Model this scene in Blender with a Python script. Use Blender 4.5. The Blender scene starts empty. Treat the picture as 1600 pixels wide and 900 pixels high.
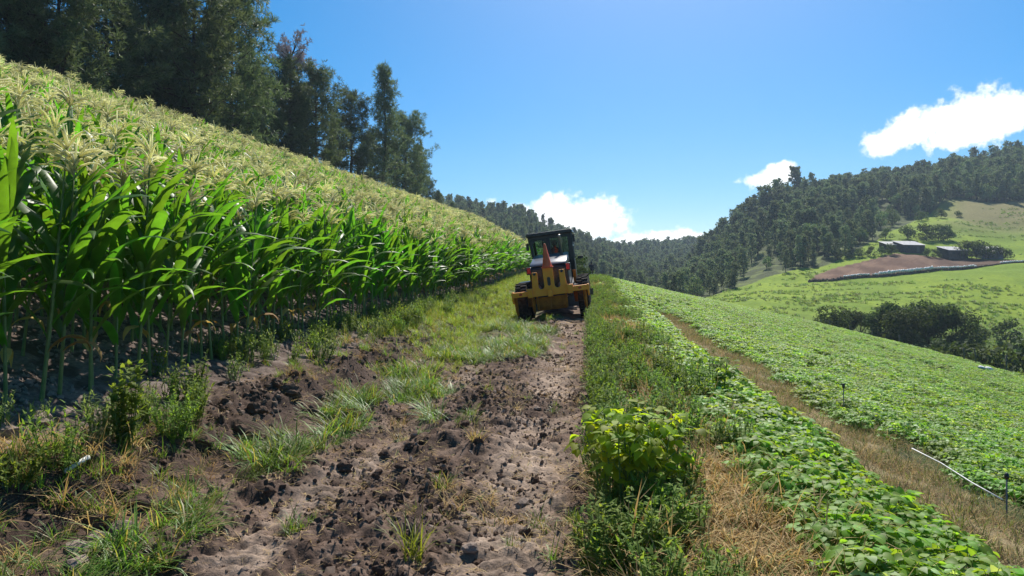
import bpy, bmesh, math, random
import numpy as np
from mathutils import Vector, Matrix, Euler

R = math.radians
rng = np.random.default_rng(11)
random.seed(11)
scene = bpy.context.scene
COL = scene.collection

# ------------------------------------------------------------------ camera
CAM_H = 1.6
F = 1150.0                                   # focal length in pixels of a 1600 px wide picture
cam_d = bpy.data.cameras.new('camera'); cam = bpy.data.objects.new('camera', cam_d); COL.objects.link(cam)
cam.location = (0, 0, CAM_H); cam.rotation_euler = (R(90), 0, 0)
cam_d.sensor_width = 36; cam_d.lens = 36 * F / 1600; cam_d.clip_start = 0.1; cam_d.clip_end = 6000
scene.camera = cam

# ------------------------------------------------------------------ sky and sun
SUN_EL, SUN_AZ = 48.0, 13.0                  # azimuth clockwise from +Y
world = bpy.data.worlds.new('World'); scene.world = world; world.use_nodes = True
wt = world.node_tree; wt.nodes.clear()
def wn(kind, **kw):
    n = wt.nodes.new(kind)
    for k, v in kw.items(): setattr(n, k, v)
    return n
def wl(a, b): wt.links.new(a, b)
sky = wn('ShaderNodeTexSky', sky_type='NISHITA')
sky.sun_disc = False; sky.sun_elevation = R(SUN_EL); sky.sun_rotation = R(SUN_AZ)
sky.altitude = 2000; sky.air_density = 1.0; sky.dust_density = 4.5; sky.ozone_density = 3.0
hs = wn('ShaderNodeHueSaturation'); hs.inputs['Saturation'].default_value = 1.75; hs.inputs['Hue'].default_value = .49; hs.inputs['Value'].default_value = 1.0
wl(sky.outputs[0], hs.inputs['Color'])
tc = wn('ShaderNodeTexCoord')
nz = wn('ShaderNodeTexNoise'); nz.inputs['Scale'].default_value = 34; nz.inputs['Detail'].default_value = 9; nz.inputs['Roughness'].default_value = 0.6
wl(tc.outputs['Generated'], nz.inputs['Vector'])
CLOUDS = [  # x, y in the photograph's directions, half width, half height (same unit), density
    (868, 335, 74, 38, 1), (915, 333, 64, 38, 1), (905, 360, 90, 34, 1), (945, 352, 42, 34, 1),
    (985, 383, 56, 24, 1), (1040, 380, 60, 25, 1), (1085, 378, 44, 19, .9), (1010, 404, 110, 30, 1),
    (1213, 272, 30, 21, .95), (1183, 280, 30, 15, .75),
    (1380, 220, 40, 28, 1), (1432, 205, 48, 30, 1), (1480, 187, 58, 38, 1), (1545, 182, 70, 46, 1), (1610, 176, 70, 46, 1), (1500, 208, 70, 30, 1),
    (1720, 190, 80, 30, 1), (1840, 215, 60, 22, 1),
    (770, 315, 14, 9, .45), (560, 430, 60, 30, 1), (350, 380, 90, 34, 1),
]
prev = None
for (cx, cy, a, b, den) in CLOUDS:
    d = Vector(((cx - 800) / F, 1, (450 - cy) / F)); ln = d.length; d.normalize()
    s1 = wn('ShaderNodeVectorMath', operation='SUBTRACT'); wl(tc.outputs['Generated'], s1.inputs[0]); s1.inputs[1].default_value = d
    s2 = wn('ShaderNodeVectorMath', operation='MULTIPLY'); wl(s1.outputs[0], s2.inputs[0])
    s2.inputs[1].default_value = (F * ln / a, 4.0, F * ln / b)
    s3 = wn('ShaderNodeVectorMath', operation='LENGTH'); wl(s2.outputs[0], s3.inputs[0])
    m = wn('ShaderNodeMath', operation='MULTIPLY_ADD'); wl(s3.outputs['Value'], m.inputs[0]); m.inputs[1].default_value = -den; m.inputs[2].default_value = den
    if prev is None: prev = m.outputs[0]
    else:
        mx = wn('ShaderNodeMath', operation='SMOOTH_MAX'); mx.inputs[2].default_value = .18
        wl(prev, mx.inputs[0]); wl(m.outputs[0], mx.inputs[1]); prev = mx.outputs[0]
nn = wn('ShaderNodeMath', operation='MULTIPLY_ADD'); wl(nz.outputs[0], nn.inputs[0]); nn.inputs[1].default_value = 2.3; nn.inputs[2].default_value = -1.13
ad = wn('ShaderNodeMath', operation='ADD'); wl(prev, ad.inputs[0]); wl(nn.outputs[0], ad.inputs[1])
cr = wn('ShaderNodeMapRange', interpolation_type='SMOOTHSTEP'); wl(ad.outputs[0], cr.inputs[0])
cr.inputs[1].default_value = 0.02; cr.inputs[2].default_value = 0.5; cr.inputs[3].default_value = 0; cr.inputs[4].default_value = 0.97
mixc = wn('ShaderNodeMix', data_type='RGBA'); wl(cr.outputs[0], mixc.inputs[0]); wl(hs.outputs[0], mixc.inputs[6]); mixc.inputs[7].default_value = (11.5, 11.6, 11.8, 1)
bg = wn('ShaderNodeBackground'); bg.inputs['Strength'].default_value = 0.085; wl(mixc.outputs[2], bg.inputs['Color'])
wo = wn('ShaderNodeOutputWorld'); wl(bg.outputs[0], wo.inputs['Surface'])

sd = bpy.data.lights.new('sun', 'SUN'); sd.energy = 4.8; sd.angle = R(0.53); sd.color = (1.0, 0.95, 0.86)
sun = bpy.data.objects.new('sun', sd); COL.objects.link(sun); sun.location = (30, 60, 120)
sv = Vector((math.sin(R(SUN_AZ)) * math.cos(R(SUN_EL)), math.cos(R(SUN_AZ)) * math.cos(R(SUN_EL)), math.sin(R(SUN_EL))))
sun.rotation_euler = (-sv).to_track_quat('-Z', 'Y').to_euler()

vs = scene.view_settings
vs.view_transform = 'Standard'; vs.look = 'None'; vs.exposure = 0.6; vs.gamma = 1
cy = scene.cycles
cy.use_denoising = True
try: cy.denoiser = 'OPENIMAGEDENOISE'; cy.denoising_input_passes = 'RGB_ALBEDO_NORMAL'
except Exception: pass
cy.max_bounces = 7; cy.diffuse_bounces = 3; cy.glossy_bounces = 2; cy.transmission_bounces = 5; cy.transparent_max_bounces = 8
cy.volume_bounces = 0; cy.sample_clamp_indirect = 6; cy.caustics_reflective = False; cy.caustics_refractive = False

# ------------------------------------------------------------------ helpers
def hsh(ix, iy, seed):
    n = (ix.astype(np.int64) * 374761393 + iy.astype(np.int64) * 668265263 + seed * 974711) & 0x7fffffff
    n = ((n ^ (n >> 13)) * 1274126177) & 0x7fffffff
    n = ((n ^ (n >> 15)) * 2246822519) & 0x7fffffff
    return ((n ^ (n >> 16)) & 0xffff) / 65535.0
def vnoise(x, y, seed=0):
    x = np.asarray(x, float); y = np.asarray(y, float)
    ix = np.floor(x); iy = np.floor(y); fx = x - ix; fy = y - iy
    ux = fx * fx * (3 - 2 * fx); uy = fy * fy * (3 - 2 * fy)
    a = hsh(ix, iy, seed); b = hsh(ix + 1, iy, seed); c = hsh(ix, iy + 1, seed); d = hsh(ix + 1, iy + 1, seed)
    return (a + (b - a) * ux) * (1 - uy) + (c + (d - c) * ux) * uy
def fbm(x, y, seed=0, octv=4, gain=.5):
    s = 0; amp = 1; tot = 0
    for o in range(octv):
        s = s + amp * vnoise(x * 2 ** o + 17.3 * o, y * 2 ** o - 9.1 * o, seed + o); tot += amp; amp *= gain
    return s / tot
def sstep(a, b, x):
    u = np.clip((x - a) / (b - a), 0, 1); return u * u * (3 - 2 * u)
def pchip(xk, yk):
    xk = np.asarray(xk, float); yk = np.asarray(yk, float)
    h = np.diff(xk); dl = np.diff(yk) / h
    m = np.zeros_like(yk); m[0] = dl[0]; m[-1] = dl[-1]
    for i in range(1, len(yk) - 1):
        if dl[i - 1] * dl[i] > 0:
            w1 = 2 * h[i] + h[i - 1]; w2 = h[i] + 2 * h[i - 1]
            m[i] = (w1 + w2) / (w1 / dl[i - 1] + w2 / dl[i])
    def f(x):
        x = np.asarray(x, float)
        i = np.clip(np.searchsorted(xk, x) - 1, 0, len(h) - 1)
        t = (x - xk[i]) / h[i]
        tc_ = np.clip(t, 0, 1)
        v = (1 + 2 * tc_) * (1 - tc_) ** 2 * yk[i] + tc_ * (1 - tc_) ** 2 * h[i] * m[i] + tc_ ** 2 * (3 - 2 * tc_) * yk[i + 1] + tc_ ** 2 * (tc_ - 1) * h[i] * m[i + 1]
        return v + np.where(t < 0, t * h[i] * m[i], 0) + np.where(t > 1, (t - 1) * h[i] * m[i + 1], 0)
    return f

def tag(o, label=None, cat=None, group=None, kind=None):
    if label: o['label'] = label
    if cat: o['category'] = cat
    if group: o['group'] = group
    if kind: o['kind'] = kind
    return o
def link(o, parent=None):
    COL.objects.link(o)
    if parent is not None: o.parent = parent
    return o
def empty(name, loc=(0, 0, 0), rz=0, scale=1):
    o = bpy.data.objects.new(name, None); o.empty_display_size = .2; o.location = loc; o.rotation_euler = (0, 0, rz); o.scale = (scale,) * 3
    return link(o)
def inst(name, me, parent=None, loc=None, rot=None, scale=None):
    o = bpy.data.objects.new(name, me)
    if loc is not None: o.location = loc
    if rot is not None: o.rotation_euler = rot
    if scale is not None: o.scale = (scale,) * 3 if np.isscalar(scale) else scale
    return link(o, parent)

class MB:
    """collects vertices and faces of one mesh"""
    def __init__(self): self.v = []; self.f = []; self.m = []
    def add(self, v, f, mi=0):
        n = len(self.v); self.v += [tuple(p) for p in v]; self.f += [tuple(i + n for i in q) for q in f]; self.m += [mi] * len(f)
    def box(self, c, s, rot=None, mi=0):
        hx, hy, hz = s[0] / 2, s[1] / 2, s[2] / 2
        P = [Vector((x, y, z)) for z in (-hz, hz) for y in (-hy, hy) for x in (-hx, hx)]
        M = Euler(rot).to_matrix() if rot is not None else Matrix.Identity(3)
        self.add([M @ p + Vector(c) for p in P], [(0, 2, 3, 1), (4, 5, 7, 6), (0, 1, 5, 4), (2, 6, 7, 3), (0, 4, 6, 2), (1, 3, 7, 5)], mi)
    def prism(self, poly, lo, hi, axis='y', mi=0):
        """poly in the two other axes, extruded along axis"""
        n = len(poly)
        def p3(a, b, c): return {'y': (a, c, b), 'x': (c, a, b), 'z': (a, b, c)}[axis]
        v = [p3(a, b, lo) for a, b in poly] + [p3(a, b, hi) for a, b in poly]
        f = [tuple(range(n)), tuple(range(2 * n - 1, n - 1, -1))] + [(i, i + n, (i + 1) % n + n, (i + 1) % n) for i in range(n)]
        self.add(v, f, mi)
    def tube(self, pts, rad, n=6, mi=0, cap=True):
        pts = [Vector(p) for p in pts]; k = len(pts)
        if np.isscalar(rad): rad = [rad] * k
        V = []
        for i, p in enumerate(pts):
            t = (pts[min(i + 1, k - 1)] - pts[max(i - 1, 0)])
            if t.length < 1e-9: t = Vector((0, 0, 1))
            t.normalize()
            a = Vector((1, 0, 0)) if abs(t.x) < .8 else Vector((0, 1, 0))
            u = t.cross(a).normalized(); w = t.cross(u)
            V += [p + (u * math.cos(2 * math.pi * j / n) + w * math.sin(2 * math.pi * j / n)) * rad[i] for j in range(n)]
        Fc = [(i * n + j, i * n + (j + 1) % n, (i + 1) * n + (j + 1) % n, (i + 1) * n + j) for i in range(k - 1) for j in range(n)]
        if cap: Fc += [tuple(range(n - 1, -1, -1)), tuple(range((k - 1) * n, k * n))]
        self.add(V, Fc, mi)
    def lathe(self, prof, n=16, axis='z', c=(0, 0, 0), mi=0):
        V = []
        for r, h in prof:
            for j in range(n):
                a = 2 * math.pi * j / n; x, y = r * math.cos(a), r * math.sin(a)
                p = {'z': (x, y, h), 'x': (h, x, y), 'y': (y, h, x)}[axis]
                V.append((p[0] + c[0], p[1] + c[1], p[2] + c[2]))
        k = len(prof)
        Fc = [(i * n + j, i * n + (j + 1) % n, (i + 1) * n + (j + 1) % n, (i + 1) * n + j) for i in range(k - 1) for j in range(n)]
        Fc += [tuple(range(n - 1, -1, -1)), tuple(range((k - 1) * n, k * n))]
        self.add(V, Fc, mi)
    def ribbon(self, pts, wid, side, fold=0., mi=0, wave=0., ph=0.):
        """leaf blade: centre line pts, half widths wid, side vectors"""
        k = len(pts); V = []
        for i in range(k):
            p = Vector(pts[i]); s = Vector(side[i]); w = wid[i]
            t = Vector(pts[min(i + 1, k - 1)]) - Vector(pts[max(i - 1, 0)])
            n = s.cross(t); n = n.normalized() if n.length > 1e-9 else Vector((0, 0, 1))
            u1 = wave * w * math.sin(ph + i * 1.9); u2 = wave * w * math.sin(ph * 1.7 + i * 2.3)
            V += [p - s * w + n * (fold * w + u1), p, p + s * w + n * (fold * w + u2)]
        Fc = []
        for i in range(k - 1):
            a = 3 * i; Fc += [(a, a + 1, a + 4, a + 3), (a + 1, a + 2, a + 5, a + 4)]
        self.add(V, Fc, mi)
    def mesh(self, name, mats, smooth=True):
        me = bpy.data.meshes.new(name); me.from_pydata(self.v, [], self.f)
        for m in (mats if isinstance(mats, (list, tuple)) else [mats]): me.materials.append(m)
        if any(self.m): me.polygons.foreach_set('material_index', self.m)
        if smooth: me.polygons.foreach_set('use_smooth', [True] * len(self.f))
        me.update(); return me
    def build(self, name, mats, parent=None, smooth=False, bevel=0):
        o = inst(name, self.mesh(name, mats, smooth), parent)
        if bevel:
            b = o.modifiers.new('bevel', 'BEVEL'); b.width = bevel; b.segments = 2; b.limit_method = 'ANGLE'; b.angle_limit = R(35)
        return o

# ------------------------------------------------------------------ materials
def newmat(name):
    m = bpy.data.materials.new(name); m.use_nodes = True; nt = m.node_tree
    return m, nt, nt.nodes['Principled BSDF'], nt.nodes['Material Output']
def rgba(c): return (c[0], c[1], c[2], 1)
def leafmat(name, c1, c2, tr, trf=.4, rough=.5, spec=.4, pale=None, palef=0., vary=.35, hue=0.03):
    m, nt, bs, out = newmat(name)
    N = nt.nodes.new; L = nt.links.new
    geo = N('ShaderNodeNewGeometry'); oi = N('ShaderNodeObjectInfo')
    mx = N('ShaderNodeMix'); mx.data_type = 'RGBA'; mx.inputs[6].default_value = rgba(c1); mx.inputs[7].default_value = rgba(c2)
    L(geo.outputs['Random Per Island'], mx.inputs[0])
    col = mx.outputs[2]
    if pale is not None:
        gt = N('ShaderNodeMath'); gt.operation = 'MULTIPLY'; gt.inputs[1].default_value = 7.13; L(geo.outputs['Random Per Island'], gt.inputs[0])
        fr = N('ShaderNodeMath'); fr.operation = 'FRACT'; L(gt.outputs[0], fr.inputs[0])
        lt = N('ShaderNodeMath'); lt.operation = 'LESS_THAN'; lt.inputs[1].default_value = palef; L(fr.outputs[0], lt.inputs[0])
        m2 = N('ShaderNodeMix'); m2.data_type = 'RGBA'; L(lt.outputs[0], m2.inputs[0]); L(col, m2.inputs[6]); m2.inputs[7].default_value = rgba(pale); col = m2.outputs[2]
    h = N('ShaderNodeHueSaturation')
    mr = N('ShaderNodeMapRange'); L(oi.outputs['Random'], mr.inputs[0]); mr.inputs[3].default_value = 1 - vary; mr.inputs[4].default_value = 1 + vary
    L(mr.outputs[0], h.inputs['Value']); L(col, h.inputs['Color'])
    mh = N('ShaderNodeMapRange'); L(oi.outputs['Random'], mh.inputs[0]); mh.inputs[3].default_value = .5 - hue; mh.inputs[4].default_value = .5 + hue * .6
    L(mh.outputs[0], h.inputs['Hue'])
    tx = N('ShaderNodeTexCoord'); no = N('ShaderNodeTexNoise'); no.inputs['Scale'].default_value = 9; no.inputs['Detail'].default_value = 3; L(tx.outputs['Object'], no.inputs['Vector'])
    mm = N('ShaderNodeMapRange'); L(no.outputs[0], mm.inputs[0]); mm.inputs[1].default_value = .3; mm.inputs[2].default_value = .7; mm.inputs[3].default_value = .78; mm.inputs[4].default_value = 1.18
    mu = N('ShaderNodeVectorMath'); mu.operation = 'SCALE'; L(h.outputs[0], mu.inputs[0]); L(mm.outputs[0], mu.inputs['Scale'])
    L(mu.outputs[0], bs.inputs['Base Color']); bs.inputs['Roughness'].default_value = rough; bs.inputs['Specular IOR Level'].default_value = spec
    if trf > 0:
        tl = N('ShaderNodeBsdfTranslucent')
        mt = N('ShaderNodeMix'); mt.data_type = 'RGBA'; mt.blend_type = 'MULTIPLY'; mt.inputs[0].default_value = 1
        sc = N('ShaderNodeVectorMath'); sc.operation = 'MULTIPLY'; L(mu.outputs[0], sc.inputs[0]); sc.inputs[1].default_value = tr
        L(sc.outputs[0], tl.inputs['Color'])
        ms = N('ShaderNodeMixShader'); ms.inputs[0].default_value = trf
        L(bs.outputs[0], ms.inputs[1]); L(tl.outputs[0], ms.inputs[2]); L(ms.outputs[0], out.inputs['Surface'])
    return m
def plain(name, c, rough=.6, spec=.4, metal=0, var=.25, scale=6, bump=0., c2=None, coat=0.):
    """colour with noise wear"""
    m, nt, bs, out = newmat(name); N = nt.nodes.new; L = nt.links.new
    tx = N('ShaderNodeTexCoord'); no = N('ShaderNodeTexNoise'); no.inputs['Scale'].default_value = scale; no.inputs['Detail'].default_value = 6; no.inputs['Roughness'].default_value = .65
    L(tx.outputs['Object'], no.inputs['Vector'])
    mr = N('ShaderNodeMapRange'); L(no.outputs[0], mr.inputs[0]); mr.inputs[1].default_value = .32; mr.inputs[2].default_value = .68
    mx = N('ShaderNodeMix'); mx.data_type = 'RGBA'; L(mr.outputs[0], mx.inputs[0])
    if c2 is None: c2 = tuple(x * (1 + var) for x in c); c = tuple(x * (1 - var) for x in c)
    mx.inputs[6].default_value = rgba(c); mx.inputs[7].default_value = rgba(c2)
    L(mx.outputs[2], bs.inputs['Base Color']); bs.inputs['Roughness'].default_value = rough; bs.inputs['Specular IOR Level'].default_value = spec; bs.inputs['Metallic'].default_value = metal
    bs.inputs['Coat Weight'].default_value = coat
    if bump:
        b = N('ShaderNodeBump'); b.inputs['Strength'].default_value = bump; b.inputs['Distance'].default_value = .02; L(no.outputs[0], b.inputs['Height']); L(b.outputs[0], bs.inputs['Normal'])
    return m
def groundmat(name, fine=22., lo=.7, hi=1.3, bump=.6, dist=.02):
    m, nt, bs, out = newmat(name); N = nt.nodes.new; L = nt.links.new
    at = N('ShaderNodeAttribute'); at.attribute_name = 'tint'
    tx = N('ShaderNodeTexCoord'); no = N('ShaderNodeTexNoise'); no.inputs['Scale'].default_value = fine; no.inputs['Detail'].default_value = 8; no.inputs['Roughness'].default_value = .7
    L(tx.outputs['Object'], no.inputs['Vector'])
    mr = N('ShaderNodeMapRange'); L(no.outputs[0], mr.inputs[0]); mr.inputs[1].default_value = .3; mr.inputs[2].default_value = .7; mr.inputs[3].default_value = lo; mr.inputs[4].default_value = hi
    sc = N('ShaderNodeVectorMath'); sc.operation = 'SCALE'; L(at.outputs['Color'], sc.inputs[0]); L(mr.outputs[0], sc.inputs['Scale'])
    L(sc.outputs[0], bs.inputs['Base Color']); bs.inputs['Roughness'].default_value = .95; bs.inputs['Specular IOR Level'].default_value = .12
    b = N('ShaderNodeBump'); b.inputs['Strength'].default_value = bump; b.inputs['Distance'].default_value = dist; L(no.outputs[0], b.inputs['Height']); L(b.outputs[0], bs.inputs['Normal'])
    return m

M = {}
M['soil'] = groundmat('soil', 26, .62, 1.4, .9, .02)
M['far'] = groundmat('hillside', 1.3, .72, 1.28, .5, .3)
M['corn_leaf'] = leafmat('corn leaf', (.045, .115, .018), (.07, .16, .022), (3.3, 3.5, 1.0), .42, .45, .36, vary=.22)
M['corn_stalk'] = plain('corn stalk', (.10, .17, .04), .5, .3, c2=(.22, .25, .09), scale=9)
M['tassel'] = leafmat('corn tassel', (.78, .76, .47), (.92, .89, .62), (1.08, 1.08, .92), .5, .8, .1, vary=.18, hue=.01)
M['husk'] = plain('corn husk', (.16, .26, .05), .5, .3, c2=(.28, .36, .1), scale=12)
M['silk'] = plain('corn silk', (.42, .32, .14), .8, .1)
M['dead_leaf'] = leafmat('dried leaf', (.42, .26, .07), (.5, .36, .12), (1.2, 1, .7), .35, .7, .2)
M['bean_leaf'] = leafmat('bean leaf', (.115, .235, .026), (.20, .345, .045), (2.3, 2.1, .8), .42, .55, .2, pale=(.34, .46, .22), palef=.11, vary=.22)
M['bean_bright'] = leafmat('young bean leaf', (.17, .26, .02), (.28, .39, .035), (2.2, 2.0, .6), .5, .6, .18, vary=.15)
M['bean_stem'] = plain('bean stem', (.12, .2, .05), .6, .3, scale=12)
M['grass'] = leafmat('grass', (.07, .15, .02), (.15, .25, .04), (2.2, 2, .9), .35, .5, .3, pale=(.30, .26, .11), palef=.12, vary=.3)
M['lush'] = leafmat('lush grass', (.13, .22, .03), (.23, .31, .055), (2.2, 2, .8), .38, .5, .3, pale=(.34, .32, .12), palef=.1, vary=.25)
M['straw'] = leafmat('dry grass', (.38, .25, .10), (.58, .43, .19), (1.1, 1., .8), .35, .7, .2, pale=(.14, .2, .04), palef=.14, vary=.25, hue=.012)
M['dull_straw'] = leafmat('dull dry grass', (.30, .22, .11), (.46, .36, .19), (1.1, 1., .8), .35, .8, .1, pale=(.16, .22, .05), palef=.25, vary=.25, hue=.012)
M['weed'] = leafmat('weed', (.10, .175, .03), (.19, .27, .06), (2.2, 2.1, .9), .4, .7, .12, vary=.25)
M['weed_pale'] = leafmat('pale weed', (.16, .21, .08), (.24, .29, .11), (1.8, 1.8, .9), .35, .6, .2, vary=.2)
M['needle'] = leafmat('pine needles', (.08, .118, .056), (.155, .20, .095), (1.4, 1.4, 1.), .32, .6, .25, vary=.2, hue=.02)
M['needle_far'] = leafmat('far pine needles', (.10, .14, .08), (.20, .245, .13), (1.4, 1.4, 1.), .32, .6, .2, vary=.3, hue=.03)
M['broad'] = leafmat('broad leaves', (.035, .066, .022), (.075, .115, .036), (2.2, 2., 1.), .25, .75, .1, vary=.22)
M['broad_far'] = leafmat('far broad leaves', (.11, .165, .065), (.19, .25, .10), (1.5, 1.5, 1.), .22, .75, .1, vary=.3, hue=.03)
M['bark'] = plain('bark', (.045, .032, .026), .9, .1, c2=(.12, .09, .075), scale=5, bump=.5)
M['twig'] = leafmat('dry twigs', (.34, .28, .29), (.48, .40, .40), (1, 1, 1), .1, .9, .1, vary=.1)
M['clod'] = plain('soil clod', (.075, .049, .037), .95, .05, c2=(.22, .15, .112), scale=30, bump=.8)
M['clod_dry'] = plain('dry soil crumb', (.15, .105, .08), .95, .05, c2=(.34, .25, .19), scale=20, bump=.6)
M['stone'] = plain('stone', (.17, .125, .10), .9, .1, c2=(.36, .28, .23), scale=10, bump=.4)
M['yellow'] = plain('yellow machine paint', (1.0, .32, .010), .45, .45, c2=(1.0, .395, .03), scale=5, coat=.1)
M['yellow_dirty_shaded'] = plain('dirty shaded yellow paint', (.30, .10, .012), .8, .2, c2=(.60, .20, .02), scale=4)  # dirt plus painted-in shade, darkened so the ripper carriage reads as a gap
M['black'] = plain('black paint', (.012, .012, .014), .35, .5, c2=(.028, .027, .028), scale=4)
M['hood'] = plain('hood paint with sky sheen', (.10, .11, .125), .28, .6, c2=(.16, .17, .19), scale=3)  # sky reflection on the dark hood painted in as grey-blue base colour
M['rubber'] = plain('tyre rubber', (.014, .013, .013), .9, .2, c2=(.05, .042, .036), scale=7)
M['steel'] = plain('worn steel', (.22, .2, .18), .45, .5, metal=.7, c2=(.4, .37, .33), scale=8)
M['cone'] = plain('orange cone plastic', (.80, .12, .04), .6, .3, c2=(.88, .17, .07), scale=6)
M['white'] = plain('white plastic', (.62, .62, .6), .5, .4, c2=(.8, .8, .78), scale=8)
M['sack'] = plain('white sacking', (.7, .7, .68), .8, .2, c2=(.85, .85, .82), scale=6)
M['tin'] = plain('tin roof', (.36, .34, .33), .6, .4, c2=(.60, .58, .56), scale=1.5)
M['tin_dark'] = plain('weathered boards', (.06, .048, .04), .85, .2, c2=(.14, .11, .09), scale=3)
M['block'] = plain('grey wall', (.12, .125, .14), .85, .2, c2=(.22, .22, .24), scale=3)
M['wood'] = plain('weathered post', (.10, .085, .07), .9, .1, c2=(.22, .19, .16), scale=14)
M['skin'] = plain('skin', (.12, .065, .045), .55, .35, var=.1)
M['shirt'] = plain('dark shirt', (.02, .024, .045), .85, .2, c2=(.04, .045, .07), scale=8)
M['trousers'] = plain('dark trousers', (.016, .018, .03), .85, .2, c2=(.03, .032, .05), scale=8)
M['cap'] = plain('pale cap', (.3, .3, .32), .8, .2, var=.1)
def lampmat(name, c):
    m, nt, bs, out = newmat(name); bs.inputs['Base Color'].default_value = rgba(c); bs.inputs['Roughness'].default_value = .2
    bs.inputs['Coat Weight'].default_value = .5; bs.inputs['Subsurface Weight'].default_value = .2; return m
M['red_lens'] = lampmat('red lens', (.62, .012, .018))
def glassmat():
    m, nt, bs, out = newmat('cab glass'); N = nt.nodes.new; L = nt.links.new
    t = N('ShaderNodeBsdfTransparent'); t.inputs[0].default_value = (.62, .72, .68, 1); g = N('ShaderNodeBsdfGlossy'); g.inputs['Roughness'].default_value = .03
    ms = N('ShaderNodeMixShader'); ms.inputs[0].default_value = .02; L(t.outputs[0], ms.inputs[1]); L(g.outputs[0], ms.inputs[2]); L(ms.outputs[0], out.inputs['Surface']); return m
M['glass'] = glassmat()

# ------------------------------------------------------------------ terrain
TH = math.atan(0.1043); SN, CS = math.sin(TH), math.cos(TH)     # the track's heading from +Y
def to_st(x, y): return x * SN + y * CS, x * CS - y * SN
def to_xy(s, t): return s * SN + t * CS, s * CS - t * SN
road_z = pchip([-60, -20, 0, 5, 10, 15, 25, 35, 45, 55, 65, 78, 90, 110, 150, 260], [-1.5, -.3, 0, .03, .16, .3, .62, 1.12, 1.66, 2.08, 2.32, 2.36, 2.2, 1.9, 1.2, -2])
prof = pchip([-4.6, -4.1, -3.7, -3.4, -3.05, -2.8, -2.4, -2.0, -1.6, -1.2, -.8, -.5, -.2, -.03, .07, .25, .7, 1.2, 1.8, 2.6, 3.6],
             [.64, .5, .40, .30, .10, .05, .03, -.02, .03, .05, .02, -.03, -.02, 0, .10, .16, .17, .12, .02, -.17, -.38])
def lateral(t):
    z = prof(np.clip(t, -4.6, 3.6))
    z = z + .335 * np.clip(-4.6 - t, 0, 27) + .12 * np.clip(-31.6 - t, 0, 60)
    return z - .232 * np.clip(t - 3.6, 0, 21.4) - .48 * np.clip(t - 25, 0, 60)
def micro(s, t):
    near = 1 - sstep(30, 70, s)
    road = sstep(-3.0, -2.6, t) * (1 - sstep(-.15, .05, t))
    centre = np.exp(-((t + 1.3) / .42) ** 2)
    row = np.exp(-((t + 3.35) / .42) ** 2) * (1 - sstep(26, 40, s))
    rut = np.exp(-((t + 2.0) / .22) ** 2) + np.exp(-((t + .5) / .26) ** 2)
    a = fbm(s * 2.2, t * 2.2, 3, 5, .55) - .5
    b = fbm(s * 9, t * 9, 9, 3, .55) - .5
    z = road * (1 - .5 * np.clip(rut, 0, 1)) * (.20 * a + .17 * b)
    z = z + centre * (1 - sstep(16, 26, s)) * .13 * np.clip(fbm(s * 1.3, t * 2.5, 31, 4) - .42, 0, 1) * 2
    z = z + row * (.50 * np.clip(fbm(s * 1.1, t * 1.5, 41, 4) - .40, 0, 1) + .16 * b)
    z = z + sstep(-3.0, -4.0, t) * (.07 * a + .05 * b) + sstep(.1, .4, t) * (.09 * (fbm(s * 1.2, t * 1.6, 55, 4) - .5))
    tread = np.exp(-((t + .5) / .19) ** 4) + np.exp(-((t + 2.0) / .19) ** 4); tc0 = np.where(t > -1.25, t + .5, t + 2.0)
    z = z + .016 * tread * np.clip(np.sin((s + np.abs(tc0) * .8) * 2 * np.pi / .17) * 1.6, -1, 1) * (1 - sstep(10, 20, s)) * sstep(.38, .6, fbm(s * .9, t * 1.4, 66, 3))
    # wheel cut where the grader works
    z = z - .30 * np.exp(-((t + 2.25) / .5) ** 2) * sstep(21, 23.5, s) * (1 - sstep(34, 40, s))
    return z * near
def z_near(x, y):
    s, t = to_st(x, y)
    g = road_z(s); w = sstep(-4.5, -22, t)
    g = g * (1 - w) + w * (.047 * s)
    big = (fbm(s * .07, t * .09, 77, 3) - .5) * sstep(6, 14, np.abs(t)) * .7
    return g + lateral(t) + micro(s, t) + big
EPX = [-1500, -600, 0, 300, 600, 700, 800, 870, 900, 930, 980, 1060, 1100, 1150, 1200, 1300, 1400, 1500, 1600, 2000, 2600, 3400]
EY = [16, 27, 44, 64, 121, 150, 150, 110, 95, 90, 92, 92, 90, 88, 85, 75, 60, 50, 42, 26.5, 17, 11.5]
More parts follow.
